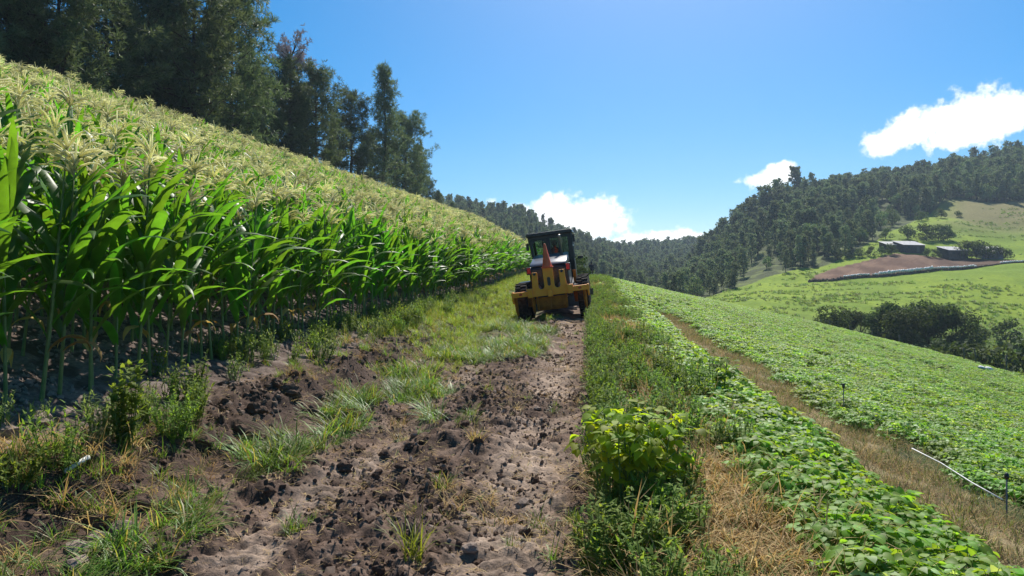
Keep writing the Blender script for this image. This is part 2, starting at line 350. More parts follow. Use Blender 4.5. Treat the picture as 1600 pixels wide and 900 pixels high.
COLS = {  # direction -> (distance, height in the picture) of the ground beyond the near slope
    -200: [(60, 150), (110, 190), (200, 260), (400, 320), (900, 380)],
    300: [(90, 215), (140, 250), (220, 300), (400, 330), (900, 390)],
    600: [(150, 320), (210, 380), (300, 352), (400, 334), (550, 345), (900, 390)],
    700: [(190, 370), (230, 400), (300, 362), (400, 337), (550, 350), (900, 400)],
    800: [(200, 425), (250, 410), (330, 368), (420, 347), (550, 362), (900, 400)],
    900: [(130, 460), (220, 440), (330, 408), (450, 386), (600, 398), (900, 420)],
    930: [(130, 470), (220, 452), (330, 422), (450, 399), (600, 406), (900, 420)],
    980: [(130, 478), (220, 464), (320, 442), (450, 420), (560, 408), (700, 410), (900, 415)],
    1060: [(130, 492), (200, 474), (300, 458), (420, 432), (550, 407), (700, 397), (900, 412)],
    1100: [(120, 502), (150, 476), (175, 466), (240, 444), (330, 415), (420, 427), (550, 404), (700, 394), (900, 410)],
    1150: [(112, 518), (135, 484), (175, 455), (240, 418), (350, 376), (500, 395), (900, 410)],
    1200: [(105, 535), (130, 487), (160, 458), (190, 436), (240, 400), (360, 342), (500, 365), (900, 400)],
    1270: [(100, 552), (125, 502), (180, 441), (205, 418), (240, 390), (370, 314), (500, 332), (900, 400)],
    1300: [(95, 562), (120, 505), (150, 465), (183, 438), (205, 411), (240, 382), (300, 345), (380, 308), (500, 318), (900, 400)],
    1400: [(80, 595), (105, 545), (130, 490), (186, 430), (213, 395), (240, 374), (290, 345), (400, 294), (500, 298), (900, 380)],
    1500: [(75, 612), (100, 572), (115, 532), (140, 480), (188, 421), (215, 401), (240, 380), (300, 324), (410, 272), (500, 278), (900, 380)],
    1600: [(70, 640), (95, 602), (110, 560), (140, 488), (190, 413), (215, 402), (240, 386), (300, 328), (420, 252), (520, 254), (900, 380)],
    2000: [(60, 640), (90, 600), (140, 490), (190, 415), (240, 385), (300, 320), (420, 220), (520, 225), (900, 360)],
}
def y2z(yimg, Y): return CAM_H + (450 - yimg) / F * Y
CPX = np.array(sorted(COLS), float); CF = []
for c in CPX:
    e = float(np.interp(c, EPX, EY)); ze = float(z_near(np.array([(c - 800) / F * e]), np.array([e]))[0])
    k = COLS[int(c)]
    CF.append(pchip([e] + [a for a, b in k] + [1500], [ze] + [y2z(b, a) for a, b in k] + [y2z(430, 1500)]))
def z_farcols(px, Y):
    p = np.clip(px, CPX[0], CPX[-1] - 1e-6)
    i = np.searchsorted(CPX, p, side='right') - 1; i = np.clip(i, 0, len(CPX) - 2)
    w = (p - CPX[i]) / (CPX[i + 1] - CPX[i]); w = w * w * (3 - 2 * w) * .6 + w * .4
    out = np.zeros_like(Y)
    for k in range(len(CPX) - 1):
        m = i == k
        if m.any():
            a = CF[k](Y[m]); b = CF[k + 1](Y[m]); out[m] = a + (b - a) * w[m]
    return out
def H(x, y):
    x = np.atleast_1d(np.asarray(x, float)); y = np.atleast_1d(np.asarray(y, float))
    yy = np.maximum(y, 1.0); px = 800 + F * x / yy
    px = np.clip(px, -1500, 3400)
    e = np.interp(px, EPX, EY)
    far = y > e
    z = np.zeros_like(x)
    n = ~far
    z[n] = z_near(x[n], y[n])
    if far.any():
        pf, yf, ef = px[far], y[far], e[far]
        xe = (pf - 800) / F * ef
        corr = z_near(xe, ef) - z_farcols(pf, ef)
        bump = (fbm(x[far] * .03, yf * .03, 5, 4) - .5) * 5 * sstep(0, 60, yf - ef) * sstep(150, 300, yf) + (fbm(x[far] * .13, yf * .13, 6, 3) - .5) * .9 * sstep(5, 40, yf - ef)
        z[far] = z_farcols(pf, yf) + corr * np.exp(-(yf - ef) / 12.0) + bump
    return z
def Hs(x, y): return float(H([x], [y])[0])
def hit(px, py, y0=3.0, y1=800.0):
    """where the view ray of a pixel of the photograph meets the ground"""
    Y = np.geomspace(y0, y1, 5000); X = (px - 800) / F * Y
    d = (CAM_H + (450 - py) / F * Y) - H(X, Y)
    k = np.argmax(d < 0) if (d < 0).any() else len(Y) - 1
    return Vector((X[k], Y[k], float(H([X[k]], [Y[k]])[0])))
def at(px, Y):
    x = (px - 800) / F * Y; return Vector((x, Y, Hs(x, Y)))

# far zones, in directions and distances of the real slopes
FB_PX = [1040, 1090, 1150, 1200, 1270, 1300, 1340, 1400, 1440, 1480, 1540, 1600, 2000]        # edge of the wood above the pasture
FB_Y = [150, 172, 182, 192, 205, 208, 222, 262, 300, 318, 315, 312, 300]
BT_PX = [1262, 1275, 1300, 1350, 1400, 1440, 1500, 1600, 1680]                                  # ploughed plot, upper edge
BT_Y = [183, 191, 199, 206, 213, 214, 213, 206, 200]
BL_Y = [182, 182, 183, 185, 187, 188, 190, 197, 199]
def zone_far(px, Y):
    """0 pasture, 1 wood, 2 ploughed plot"""
    z = np.zeros(px.shape, int)
    wob = 8 * (vnoise(px * .02, Y * .03, 8) - .5)
    z[(px < 1040) | (Y > np.interp(px, FB_PX, FB_Y) + wob)] = 1
    z[(px > 1262) & (px < 1680) & (Y > np.interp(px, BT_PX, BL_Y)) & (Y < np.interp(px, BT_PX, BT_Y))] = 2
    return z

def tint_of(x, y, z):
    """base colours of the ground itself"""
    s, t = to_st(x, y); n = len(x); px = 800 + F * x / np.maximum(y, 1)
    def C(c): return np.array(c)[None, :]
    def mix(a, b, w): return a + (b - a) * np.clip(w, 0, 1)[:, None]
    n1 = fbm(s * 1.7, t * 1.7, 12, 5); n2 = fbm(s * 6, t * 6, 13, 4); n3 = fbm(s * .5, t * .8, 14, 4)
    dark = C((.075, .049, .037)); dust = C((.42, .32, .245)); mid = C((.18, .12, .088))
    c = mix(dark + np.zeros((n, 3)), mid, sstep(.35, .65, n2) * .8)
    rut = np.maximum(np.exp(-((t + 2.0) / .22) ** 4) * .9, np.exp(-((t + .52) / .36) ** 4))
    dustm = rut * sstep(.42, .62, n1 * .6 + n3 * .4) * .8 + .12 * sstep(.5, .7, n2)
    c = mix(c, dust, dustm * (.55 + .7 * (n2 - .3)))
    # thrown moist soil along the cut
    c = mix(c, dark, np.exp(-((t + 3.35) / .4) ** 2) * 1.2)
    # corn soil, dry and pinkish
    c = mix(c, mix(C((.10, .072, .06)) + np.zeros((n, 3)), C((.20, .155, .135)), sstep(.4, .65, n2)), sstep(-3.6, -4.1, t))
    grassg = C((.085, .105, .035)); vg = sstep(11, 22, s + 8 * (n1 - .5)) * sstep(-4.3, -3.8, t) * (1 - sstep(-2.3, -1.6, t))
    c = mix(c, grassg, vg * .85)
    c = mix(c, grassg * .9, sstep(34, 46, s) * sstep(-4.5, -4.2, t) * (1 - sstep(3, 3.5, t)))
    bank = sstep(.0, .15, t)
    c = mix(c, mix(C((.075, .075, .03)) + np.zeros((n, 3)), C((.26, .19, .095)), sstep(.4, .62, n1)), bank)
    c = mix(c, C((.055, .06, .025)), sstep(1.3, 1.6, t))
    dp = sstep(2.02, 2.28, t + .25 * (n1 - .5)) * (1 - sstep(3.15, 3.5, t + .25 * (n1 - .5)))
    c = mix(c, mix(C((.16, .12, .065)) + np.zeros((n, 3)), C((.29, .225, .125)), sstep(.35, .65, n2)), dp * (1 - sstep(24, 30, s)))
    c = mix(c, C((.06, .075, .025)), sstep(3.4, 3.65, t))
    # beyond the field
    e = np.interp(px, EPX, EY); far = (y > e) & (y > 10)
    f1 = fbm(x * .05, y * .05, 21, 4); f2 = fbm(x * .35, y * .2, 22, 4)
    zf = zone_far(px, y)
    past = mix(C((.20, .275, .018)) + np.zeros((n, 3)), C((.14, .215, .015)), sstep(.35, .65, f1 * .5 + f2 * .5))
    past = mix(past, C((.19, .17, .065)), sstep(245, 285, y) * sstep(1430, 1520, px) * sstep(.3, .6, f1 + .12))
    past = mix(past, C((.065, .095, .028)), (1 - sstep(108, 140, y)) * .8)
    wood = mix(C((.05, .065, .022)) + np.zeros((n, 3)), C((.12, .15, .04)), sstep(.45, .7, f2))
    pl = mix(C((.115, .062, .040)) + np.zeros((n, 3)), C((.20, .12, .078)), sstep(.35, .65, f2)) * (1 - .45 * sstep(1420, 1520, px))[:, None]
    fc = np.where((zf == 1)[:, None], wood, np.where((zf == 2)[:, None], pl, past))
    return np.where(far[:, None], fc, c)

def grid_mesh(name, X, Y, Z, sel, mat, tint):
    """quads of a grid (rows, columns) picked by sel"""
    nr, nc = X.shape
    idx = np.arange(nr * nc).reshape(nr, nc)
    q = np.stack([idx[:-1, :-1], idx[:-1, 1:], idx[1:, 1:], idx[1:, :-1]], -1)[sel]
    used, inv = np.unique(q.ravel(), return_inverse=True)
    co = np.stack([X.ravel()[used], Y.ravel()[used], Z.ravel()[used]], -1)
    me = bpy.data.meshes.new(name); nf = len(q)
    me.vertices.add(len(co)); me.vertices.foreach_set('co', co.ravel().astype(np.float32))
    me.loops.add(nf * 4); me.loops.foreach_set('vertex_index', inv.astype(np.int32))
    me.polygons.add(nf); me.polygons.foreach_set('loop_start', np.arange(0, nf * 4, 4, dtype=np.int32)); me.polygons.foreach_set('use_smooth', np.ones(nf, bool))
    me.update(calc_edges=True)
    a = me.attributes.new('tint', 'FLOAT_COLOR', 'POINT'); t4 = np.ones((len(co), 4), np.float32); t4[:, :3] = tint.reshape(-1, 3)[used]; a.data.foreach_set('color', t4.ravel())
    me.materials.append(mat); return inst(name, me)

def build_ground():
    Yr = [1.6]
    while Yr[-1] < 880:
        y = Yr[-1]
        r = .0052 if y < 13 else .011 if y < 40 else .018 if y < 88 else .0085 if y < 330 else .02 if y < 900 else .15
        Yr.append(y * (1 + r))
    Yr = np.array(Yr)
    pc = np.concatenate([np.arange(-1500, -150, 25), np.arange(-150, 1750, 3.2), np.arange(1750, 3400, 25)])
    PX, YY = np.meshgrid(pc, Yr); X = (PX - 800) / F * YY
    Z = H(X.ravel(), YY.ravel()).reshape(X.shape)
    T = tint_of(X.ravel(), YY.ravel(), Z.ravel())
    cxm = lambda A: (A[:-1, :-1] + A[1:, 1:] + A[:-1, 1:] + A[1:, :-1]) / 4
    xc, yc, pcx = cxm(X), cxm(YY), cxm(PX)
    s, t = to_st(xc, yc); e = np.interp(pcx, EPX, EY); near = yc <= e
    zf = zone_far(pcx, yc)
    Z0 = {'corn_field': near & (t < -4.15), 'track_verge': near & (t >= -4.15) & (t < -2.55), 'dirt_track': near & (t >= -2.55) & (t < .02),
          'grassy_bank': near & (t >= .02) & (t < 1.4), 'bean_strip': near & (t >= 1.4) & (t < 2.25), 'footpath': near & (t >= 2.25) & (t < 3.35), 'bean_field': near & (t >= 3.35),
          'pasture_hill': ~near & (zf == 0), 'wooded_hill': ~near & (zf == 1), 'ploughed_plot': ~near & (zf == 2)}
    for nm, sel in Z0.items():
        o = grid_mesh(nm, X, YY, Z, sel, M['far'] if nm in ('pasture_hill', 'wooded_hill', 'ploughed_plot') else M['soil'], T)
        tag(o, kind='structure')
    # ground behind the camera, coarse
    gx, gy = np.meshgrid(np.linspace(-60, 60, 121), np.linspace(-50, 1.6, 60))
    e0 = np.abs(gx) > (1.6 * 2300 / F)
    gz = z_near(gx.ravel(), gy.ravel()).reshape(gx.shape)
    tt = tint_of(gx.ravel(), gy.ravel(), gz.ravel())
    tag(grid_mesh('ground', gx, gy, gz, np.ones((59, 120), bool), M['soil'], tt), kind='structure')
build_ground()
print('ground done')

# ------------------------------------------------------------------ scattering of uncountable stuff
def scatter(name, P, rot, scl, idx, meshes, label=None, cat=None):
    N = len(P)
    me = bpy.data.meshes.new(name); me.vertices.add(N); me.vertices.foreach_set('co', np.asarray(P, np.float32).ravel())
    a = me.attributes.new('rot', 'FLOAT_VECTOR', 'POINT'); a.data.foreach_set('vector', np.asarray(rot, np.float32).ravel())
    a = me.attributes.new('scl', 'FLOAT', 'POINT'); a.data.foreach_set('value', np.asarray(scl, np.float32))
    a = me.attributes.new('pick', 'INT', 'POINT'); a.data.foreach_set('value', np.asarray(idx, np.int32))
    o = inst(name, me)
    ng = bpy.data.node_groups.new(name, 'GeometryNodeTree'); nn = ng.nodes.new; L = ng.links.new
    ng.interface.new_socket('Geometry', in_out='INPUT', socket_type='NodeSocketGeometry'); ng.interface.new_socket('Geometry', in_out='OUTPUT', socket_type='NodeSocketGeometry')
    gi = nn('NodeGroupInput'); go = nn('NodeGroupOutput')
    jn = nn('GeometryNodeJoinGeometry')
    for me2 in reversed(meshes):
        po = bpy.data.objects.new('source_' + me2.name, me2)
        oi = nn('GeometryNodeObjectInfo'); oi.inputs['Object'].default_value = po; oi.inputs['As Instance'].default_value = False
        g2 = nn('GeometryNodeGeometryToInstance'); L(oi.outputs['Geometry'], g2.inputs[0]); L(g2.outputs[0], jn.inputs[0])
        for m_ in me2.materials:
            if m_.name not in me.materials: me.materials.append(m_)
    ip = nn('GeometryNodeInstanceOnPoints'); ip.inputs['Pick Instance'].default_value = True
    L(gi.outputs[0], ip.inputs['Points']); L(jn.outputs[0], ip.inputs['Instance'])
    def na(nm, ty):
        n = nn('GeometryNodeInputNamedAttribute'); n.data_type = ty; n.inputs[0].default_value = nm; return n.outputs[0]
    L(na('pick', 'INT'), ip.inputs['Instance Index']); er = nn('FunctionNodeEulerToRotation'); L(na('rot', 'FLOAT_VECTOR'), er.inputs[0]); L(er.outputs[0], ip.inputs['Rotation']); L(na('scl', 'FLOAT'), ip.inputs['Scale'])
    L(ip.outputs[0], go.inputs[0])
    md = o.modifiers.new('scatter', 'NODES'); md.node_group = ng
    tag(o, label, cat, kind='stuff'); return o
def inview(x, y, z, m=120, top=False):
    y_ = np.maximum(y, .1); px = 800 + F * x / y_; py = 450 - F * (z - CAM_H) / y_
    return (y > 2) & (px > -m) & (px < 1600 + m) & (py < 900 + 260)
def jit(n, a): return rng.uniform(-a, a, n)
def rots(n, tilt=.15): return np.stack([jit(n, tilt), jit(n, tilt), rng.uniform(0, 6.283, n)], -1)
def st_points(s0, s1, t0, t1, dens, keep=None, seed_m=120):
    n = int((s1 - s0) * (t1 - t0) * dens); s = rng.uniform(s0, s1, n); t = rng.uniform(t0, t1, n)
    if keep is not None:
        k = rng.uniform(0, 1, n) < keep(s, t); s, t = s[k], t[k]
    k = ~((s > 23.6) & (s < 33) & (t > -2.55) & (t < .02)); s, t = s[k], t[k]      # no growth under the machine
    x, y = to_xy(s, t); z = H(x, y); k = inview(x, y, z, seed_m)
    return np.stack([x[k], y[k], z[k]], -1)

# ------------------------------------------------------------------ corn
def corn_leaf(mb, z0, az, L, W, e0, droop, r, mi=0):
    n = 11; p = Vector((0, 0, z0)); pts = [p.copy()]; wid = [W * .42]; ts = []
    side0 = Vector((-math.sin(az), math.cos(az), 0)); tw = r.uniform(-.5, .5)
    da = r.uniform(-.35, .35)
    for i in range(1, n):
        u = i / (n - 1); e = e0 - droop * u ** 1.35; a = az + da * u
        d = Vector((math.cos(a) * math.cos(e), math.sin(a) * math.cos(e), math.sin(e)))
        p = p + d * (L / (n - 1)); pts.append(p.copy())
        wid.append(W * min(1, .45 + 2.6 * u) * max(.03, (1 - u ** 2.4)) ** .9)
    sides = []
    for i in range(n):
        u = i / (n - 1); t = (pts[min(i + 1, n - 1)] - pts[max(i - 1, 0)]).normalized()
        s = side0 - t * side0.dot(t); s.normalize(); sides.append(Matrix.Rotation(tw * u * 1.6, 3, t) @ s)
    mb.ribbon(pts, [w * .5 for w in wid], sides, fold=.32, wave=.22, ph=r.uniform(0, 6), mi=mi)
def make_corn(seed, hgt=1.75, nleaf=12, has_tassel=True):
    r = random.Random(seed); out = {'leaf': []}
    st = MB(); lean = r.uniform(-.05, .05); lean2 = r.uniform(-.05, .05)
    zs = [0, .03, .25, .5, .8, 1.1, 1.45, hgt - .12, hgt]; rad = [.021, .018, .0155, .0145, .0135, .012, .010, .007, .006]
    cx_ = lambda z: (lean * (z / hgt) ** 2, lean2 * (z / hgt) ** 2)
    st.tube([(*cx_(z), z) for z in zs], rad, 6); out['stalk'] = st
    az = r.uniform(0, 6.28)
    for i in range(nleaf):
        u = i / (nleaf - 1); z = .38 + (hgt - .66) * u ** .95
        mb = MB(); a = az + math.pi * (i % 2) + r.gauss(0, .38)
        L = (.55 + .42 * math.sin(math.pi * min(1, .18 + u * .72))) * r.uniform(.85, 1.12)
        if u > .75: L *= .82
        dead = i == 0 and r.random() < .5
        e0 = r.uniform(1.0, 1.35) if u < .6 else r.uniform(1.2, 1.47)
        droop = r.uniform(.7, 2.1) * (1 - .45 * u) if not dead else 2.8
        corn_leaf(mb, z, a, L * (.6 if dead else 1), (.092 + .022 * math.sin(math.pi * u)) * r.uniform(.85, 1.15), e0, droop, r, 1 if dead else 0)
        ox, oy = cx_(z); mb.v = [(x + ox, y + oy, zz) for x, y, zz in mb.v]; out['leaf'].append(mb)
    ts = MB(); top = Vector((*cx_(hgt), hgt - .02))
    h2 = r.uniform(.30, .40); ts.tube([top, top + Vector((r.uniform(-.02, .02), 0, h2 * .5)), top + Vector((r.uniform(-.05, .05), r.uniform(-.05, .05), h2))], [.007, .0115, .005], 4)
    if not has_tassel: ts = MB(); ts.tube([top, top + Vector((0, 0, .1))], [.006, .004], 4)
    for k in range(r.randint(14, 19) if has_tassel else 0):
        a = r.uniform(0, 6.28); zb = r.uniform(.02, .17); L = r.uniform(.2, .34); e = r.uniform(.35, 1.1); dr = r.uniform(.5, 1.3)
        p = top + Vector((0, 0, zb)); q = [p.copy()]
        for i in range(4):
            ee = e - dr * (i / 3) ** 1.3; p = p + Vector((math.cos(a) * math.cos(ee), math.sin(a) * math.cos(ee), math.sin(ee))) * L / 4; q.append(p.copy())
        ts.tube(q, [.005, .0105, .0105, .009, .004], 3, cap=False)
    out['tassel'] = ts
    if r.random() < .6:
        e = MB(); za = r.uniform(.75, .95); a = az + 1.2; d = Vector((math.cos(a) * .35, math.sin(a) * .35, .94)); b = Vector((*cx_(za), za))
        e.tube([b, b + d * .04, b + d * .12, b + d * .2, b + d * .24], [.012, .026, .030, .020, .008], 7)
        k = MB(); k.tube([b + d * .235, b + d * .27 + Vector((.02, 0, 0)), b + d * .27 + Vector((.04, .01, -.03))], [.010, .012, .004], 5)
        out['ear'] = e; out['silk'] = k
    return out
NC = 12
corn = [make_corn(100 + i, hgt=1.74 + .09 * (i % 6), nleaf=12 + i % 3, has_tassel=i not in (4, 9)) for i in range(NC)]
def joined(mbs):
    j = MB()
    for mb, mi in mbs:
        n = len(j.v); j.v += mb.v; j.f += [tuple(i + n for i in q) for q in mb.f]; j.m += [mi + k for k in mb.m]
    return j
CM = [M['corn_stalk'], M['corn_leaf'], M['dead_leaf'], M['tassel'], M['husk'], M['silk']]
corn_mesh = []; corn_parts = []
for i, c in enumerate(corn):
    lst = [(c['stalk'], 0)] + [(l, 1) for l in c['leaf']] + [(c['tassel'], 3)] + ([(c['ear'], 4), (c['silk'], 5)] if 'ear' in c else [])
    corn_mesh.append(joined(lst).mesh('corn_plant_whole', CM))
    d = {'stalk': c['stalk'].mesh('stalk', M['corn_stalk']), 'leaf': [l.mesh('leaf', [M['corn_leaf'], M['dead_leaf']]) for l in c['leaf']], 'tassel': c['tassel'].mesh('tassel', M['tassel']),
         'leaves': joined([(l, 0) for l in c['leaf']]).mesh('leaves', [M['corn_leaf'], M['dead_leaf']])}
    if 'ear' in c: d['ear'] = c['ear'].mesh('ear', M['husk']); d['silk'] = c['silk'].mesh('silk', M['silk'])
    corn_parts.append(d)
S, T_, RW = [], [], []
for k in range(33):
    t = -4.6 - .77 * k
    s = np.arange(1.0, 158, .26); s = s + jit(len(s), .08); S.append(s); T_.append(np.full(len(s), t) + jit(len(s), .07) + .12 * (vnoise(s * .3, s * 0 + k, 3) - .5)); RW.append(np.full(len(s), k))
S = np.concatenate(S); T_ = np.concatenate(T_); RW = np.concatenate(RW)
x, y = to_xy(S, T_); z = H(x, y)
px = 800 + F * x / np.maximum(y, .1)
k = (y > 2.2) & (px > -260) & (px < 905) & (rng.uniform(0, 1, len(x)) > .05) & (vnoise(S * 1.1, T_ * .9, 19) > .06)
x, y, z, RW, px = x[k], y[k], z[k], RW[k], px[k]
order = np.argsort(y + 1.5 * RW * (y > 0) + 40 * (px < -20) + 30 * (RW > 5))
front, rest = order[:290], order[290:]
CG = 'corn plants at the front of the field'
def ordinal(n): return str(n) + ('th' if 10 <= n % 100 <= 20 else {1: 'st', 2: 'nd', 3: 'rd'}.get(n % 10, 'th'))
rank0 = {}
for i in sorted([i for i in front if RW[i] == 0 and px[i] > -20], key=lambda i: px[i]): rank0[i] = len(rank0) + 1
for n, i in enumerate(front):
    pi = int(rng.integers(NC)); d = corn_parts[pi]
    t = empty('corn_plant', (x[i], y[i], z[i] - .02), rng.uniform(0, 6.28), rng.uniform(.93, 1.13))
    t.rotation_euler[0] = rng.uniform(-.06, .06); t.rotation_euler[1] = rng.uniform(-.04, .1)
    row = int(RW[i]); near_ = 'left of the round weed clump' if px[i] < 330 else 'between weed clump and verge' if px[i] < 620 else 'along the verge near the grader'
    if row == 0 and px[i] > -20: lab = 'corn plant %s from the left in the front row of the corn' % ordinal(rank0[i])
    elif px[i] <= -20: lab = 'corn plant past the left edge of the picture'
    else: lab = 'corn plant in the %s row from the track, %s' % (ordinal(row + 1), near_)
    tag(t, lab, 'corn plant', CG)
    inst('stalk', d['stalk'], t); inst('tassel', d['tassel'], t)
    if n < 60:
        for me in d['leaf']: inst('leaf', me, t)
    else: tag(inst('leaves', d['leaves'], t), kind='stuff')
    if 'ear' in d:
        e = inst('ear', d['ear'], t); inst('silk', d['silk'], e)
P = np.stack([x[rest], y[rest], z[rest] - .02], -1); n = len(P)
scatter('corn_crop', P, np.stack([jit(n, .07), jit(n, .07) + .03, rng.uniform(0, 6.283, n)], -1), rng.uniform(.86, 1.14, n) * (.86 + .28 * fbm(P[:, 0] * .3, P[:, 1] * .3, 23, 3)), rng.integers(0, NC, n), corn_mesh, 'dense corn with pale tassels covering the slope below the pines', 'corn')
print('corn', n)

# ------------------------------------------------------------------ beans
def bean_leaflet(mb, c, d, up, L, W, r, mi=0):
    d = Vector(d).normalized(); up = Vector(up); s = d.cross(up).normalized(); n = s.cross(d)
    c = Vector(c); cup = r.uniform(.0, .3); dr = r.uniform(.1, .5)
    prof_ = [(0, .0), (.12, .36), (.35, .5), (.62, .38), (.85, .16), (1, 0)]
    V = []; 
    for u, w in prof_:
        m = c + d * (L * u) - n * (dr * L * u * u)
        V += [m - s * (w * W) + n * (cup * w * W), m, m + s * (w * W) + n * (cup * w * W)]
    Fc = []
    for i in range(len(prof_) - 1):
        a = 3 * i
        if i == 0: Fc += [(1, 4, 3), (1, 5, 4)]
        elif i == len(prof_) - 2: Fc += [(a, a + 1, a + 4), (a + 1, a + 2, a + 4)]
        else: Fc += [(a, a + 1, a + 4, a + 3), (a + 1, a + 2, a + 5, a + 4)]
    mb.add(V, Fc, mi)
def bean_leaf(base, tip, r, L=.085, mi=0, stem=1):
    """a trifoliate leaf on its petiole"""
    mb = MB(); base = Vector(base); tip = Vector(tip); out = Vector((tip.x - base.x, tip.y - base.y, 0))
    if out.length < .01: out = Vector((r.uniform(-1, 1), r.uniform(-1, 1), 0))
    out.normalize(); side = Vector((-out.y, out.x, 0))
    midp = (base + tip) / 2 + Vector((0, 0, .03))
    mb.tube([base, midp, tip], [.003, .0022, .002], 3, mi=stem, cap=False)
    tilt = r.uniform(-.6, .35); up = (Vector((0, 0, 1)) + out * r.uniform(-.35, .5) + side * r.uniform(-.35, .35)).normalized()
    for ang, k in ((0, 1.0), (1.25, .88), (-1.25, .88)):
        d = out * math.cos(ang) + side * math.sin(ang) + Vector((0, 0, tilt))
        bean_leaflet(mb, tip + d * .012, d, up, L * k * r.uniform(.85, 1.15), L * k * r.uniform(.78, .95), r, mi)
    return mb
def make_bean(seed, h=.3, spread=.2, n=20, L=.085):
    r = random.Random(seed); leaves = []; st = MB(); 
    for k in range(4):
        a = r.uniform(0, 6.28); q = Vector((math.cos(a) * spread * .5, math.sin(a) * spread * .5, h * r.uniform(.6, .8)))
        st.tube([(0, 0, -.02), q * .5 + Vector((0, 0, .03)), q], [.005, .004, .003], 4, cap=False)
    for i in range(n):
        a = i * 2.4 + r.uniform(-.3, .3); rr = spread * math.sqrt((i + .5) / n) * r.uniform(.8, 1.2); z = h * (1 - .45 * (rr / spread) ** 2) * r.uniform(.7, 1.1)
        leaves.append(bean_leaf((rr * .4 * math.cos(a), rr * .4 * math.sin(a), z * .55), (rr * math.cos(a), rr * math.sin(a), z), r, L))
    return st, leaves
NB = 7; bean_meshes = []; bean_parts = []
BMAT = [M['bean_leaf'], M['bean_stem']]
for i in range(2 * NB):
    st, lv = make_bean(300 + i, h=.20 + .02 * (i % 3), n=30, L=.066) if i < NB else make_bean(300 + i, h=.185 + .02 * (i % 3), spread=.22, n=36, L=.052)
    bean_meshes.append(joined([(st, 1)] + [(l, 0) for l in lv]).mesh('bean_plant_whole', BMAT))
    bean_parts.append((st.mesh('stem', M['bean_stem']), [l.mesh('leaf', BMAT) for l in lv], joined([(l, 0) for l in lv]).mesh('leaves', BMAT)))
def rows(s0, s1, t0, t1, dr, ds, js, jt):
    S, T = [], []
    for t in np.arange(t0, t1, dr):
        s = np.arange(s0, s1, ds); S.append(s + jit(len(s), js)); T.append(np.full(len(s), t) + jit(len(s), jt))
    return np.concatenate(S), np.concatenate(T)
s1, t1 = rows(2.0, 40, 1.3, 2.1, .19, .2, .1, .08)
kk = rng.uniform(0, 1, len(s1)) < .92 - .5 * sstep(12, 30, s1); s1, t1 = s1[kk], t1[kk]
s2, t2 = rows(2.0, 112, 3.38, 25.5, .34, .22, .1, .08)
furrow = (np.abs(((t2 - 14.2) - .02 * (s2 - 20))) < .35) & (vnoise(s2 * .4, t2 * 0, 4) > .35)
kk = (fbm(s2 * .5, t2 * .8, 61, 3) > .27) & ~furrow & ~((t2 < 3.8) & (vnoise(s2 * 1.2, t2, 62) > .55)); s2, t2 = s2[kk], t2[kk]
s3, t3 = rows(16, 75, .75, 3.7, .3, .3, .14, .14)          # the bank and path grown over further on
kk = rng.uniform(0, 1, len(s3)) < sstep(13, 30, s3) * .8 * np.where((t3 > 2.2) & (t3 < 3.5), sstep(26, 34, s3), 1) * np.where(t3 < 1.4, .35, 1); s3, t3 = s3[kk], t3[kk]
sb = np.concatenate([s1, s2, s3]); tb = np.concatenate([t1, t2, t3]); x, y = to_xy(sb, tb); z = H(x, y)
k = inview(x, y, z, 90); x, y, z, tb = x[k], y[k], z[k], tb[k]
py = 450 - F * (z - CAM_H) / y; px = 800 + F * x / y
order = np.argsort(y + 60 * ((py > 930) | (px > 1615))); front, rest = order[:290], order[290:]
for n, i in enumerate(front):
    st, lv, al = bean_parts[int(rng.integers(NB)) + (NB if tb[i] > 3 else 0)]
    t = empty('bean_plant', (x[i], y[i], z[i] - .01), rng.uniform(0, 6.28), rng.uniform(.8, 1.12))
    where = 'at the bottom of the picture' if y[i] < 4.6 else 'level with the tall bean bush' if y[i] < 6 else 'just beyond the tall bean bush' if y[i] < 8 else 'well beyond the tall bean bush'
    if tb[i] < 3: tag(t, 'broad-leaved bean plant in the strip left of the footpath, ' + where, 'bean plant', 'bean plants in the strip by the footpath, ' + where)
    else: tag(t, 'small-leaved bean plant on the field side of the footpath, ' + where, 'bean plant', 'bean plants along the field edge, ' + where)
    inst('stem', st, t)
    if n < 55:
        for me in lv: inst('leaf', me, t)
    else: tag(inst('leaves', al, t), kind='stuff')
P = np.stack([x[rest], y[rest], z[rest] - .01], -1); n = len(P)
scatter('bean_crop', P, rots(n, .16), rng.uniform(.75, 1.2, n) * (.72 + .56 * fbm(P[:, 0] * .25, P[:, 1] * .25, 63, 3)), rng.integers(0, NB, n) + np.where(tb[rest] > 3, NB, 0), bean_meshes, 'bright green bean plants covering the slope that falls away to the valley', 'beans')
print('beans', n)

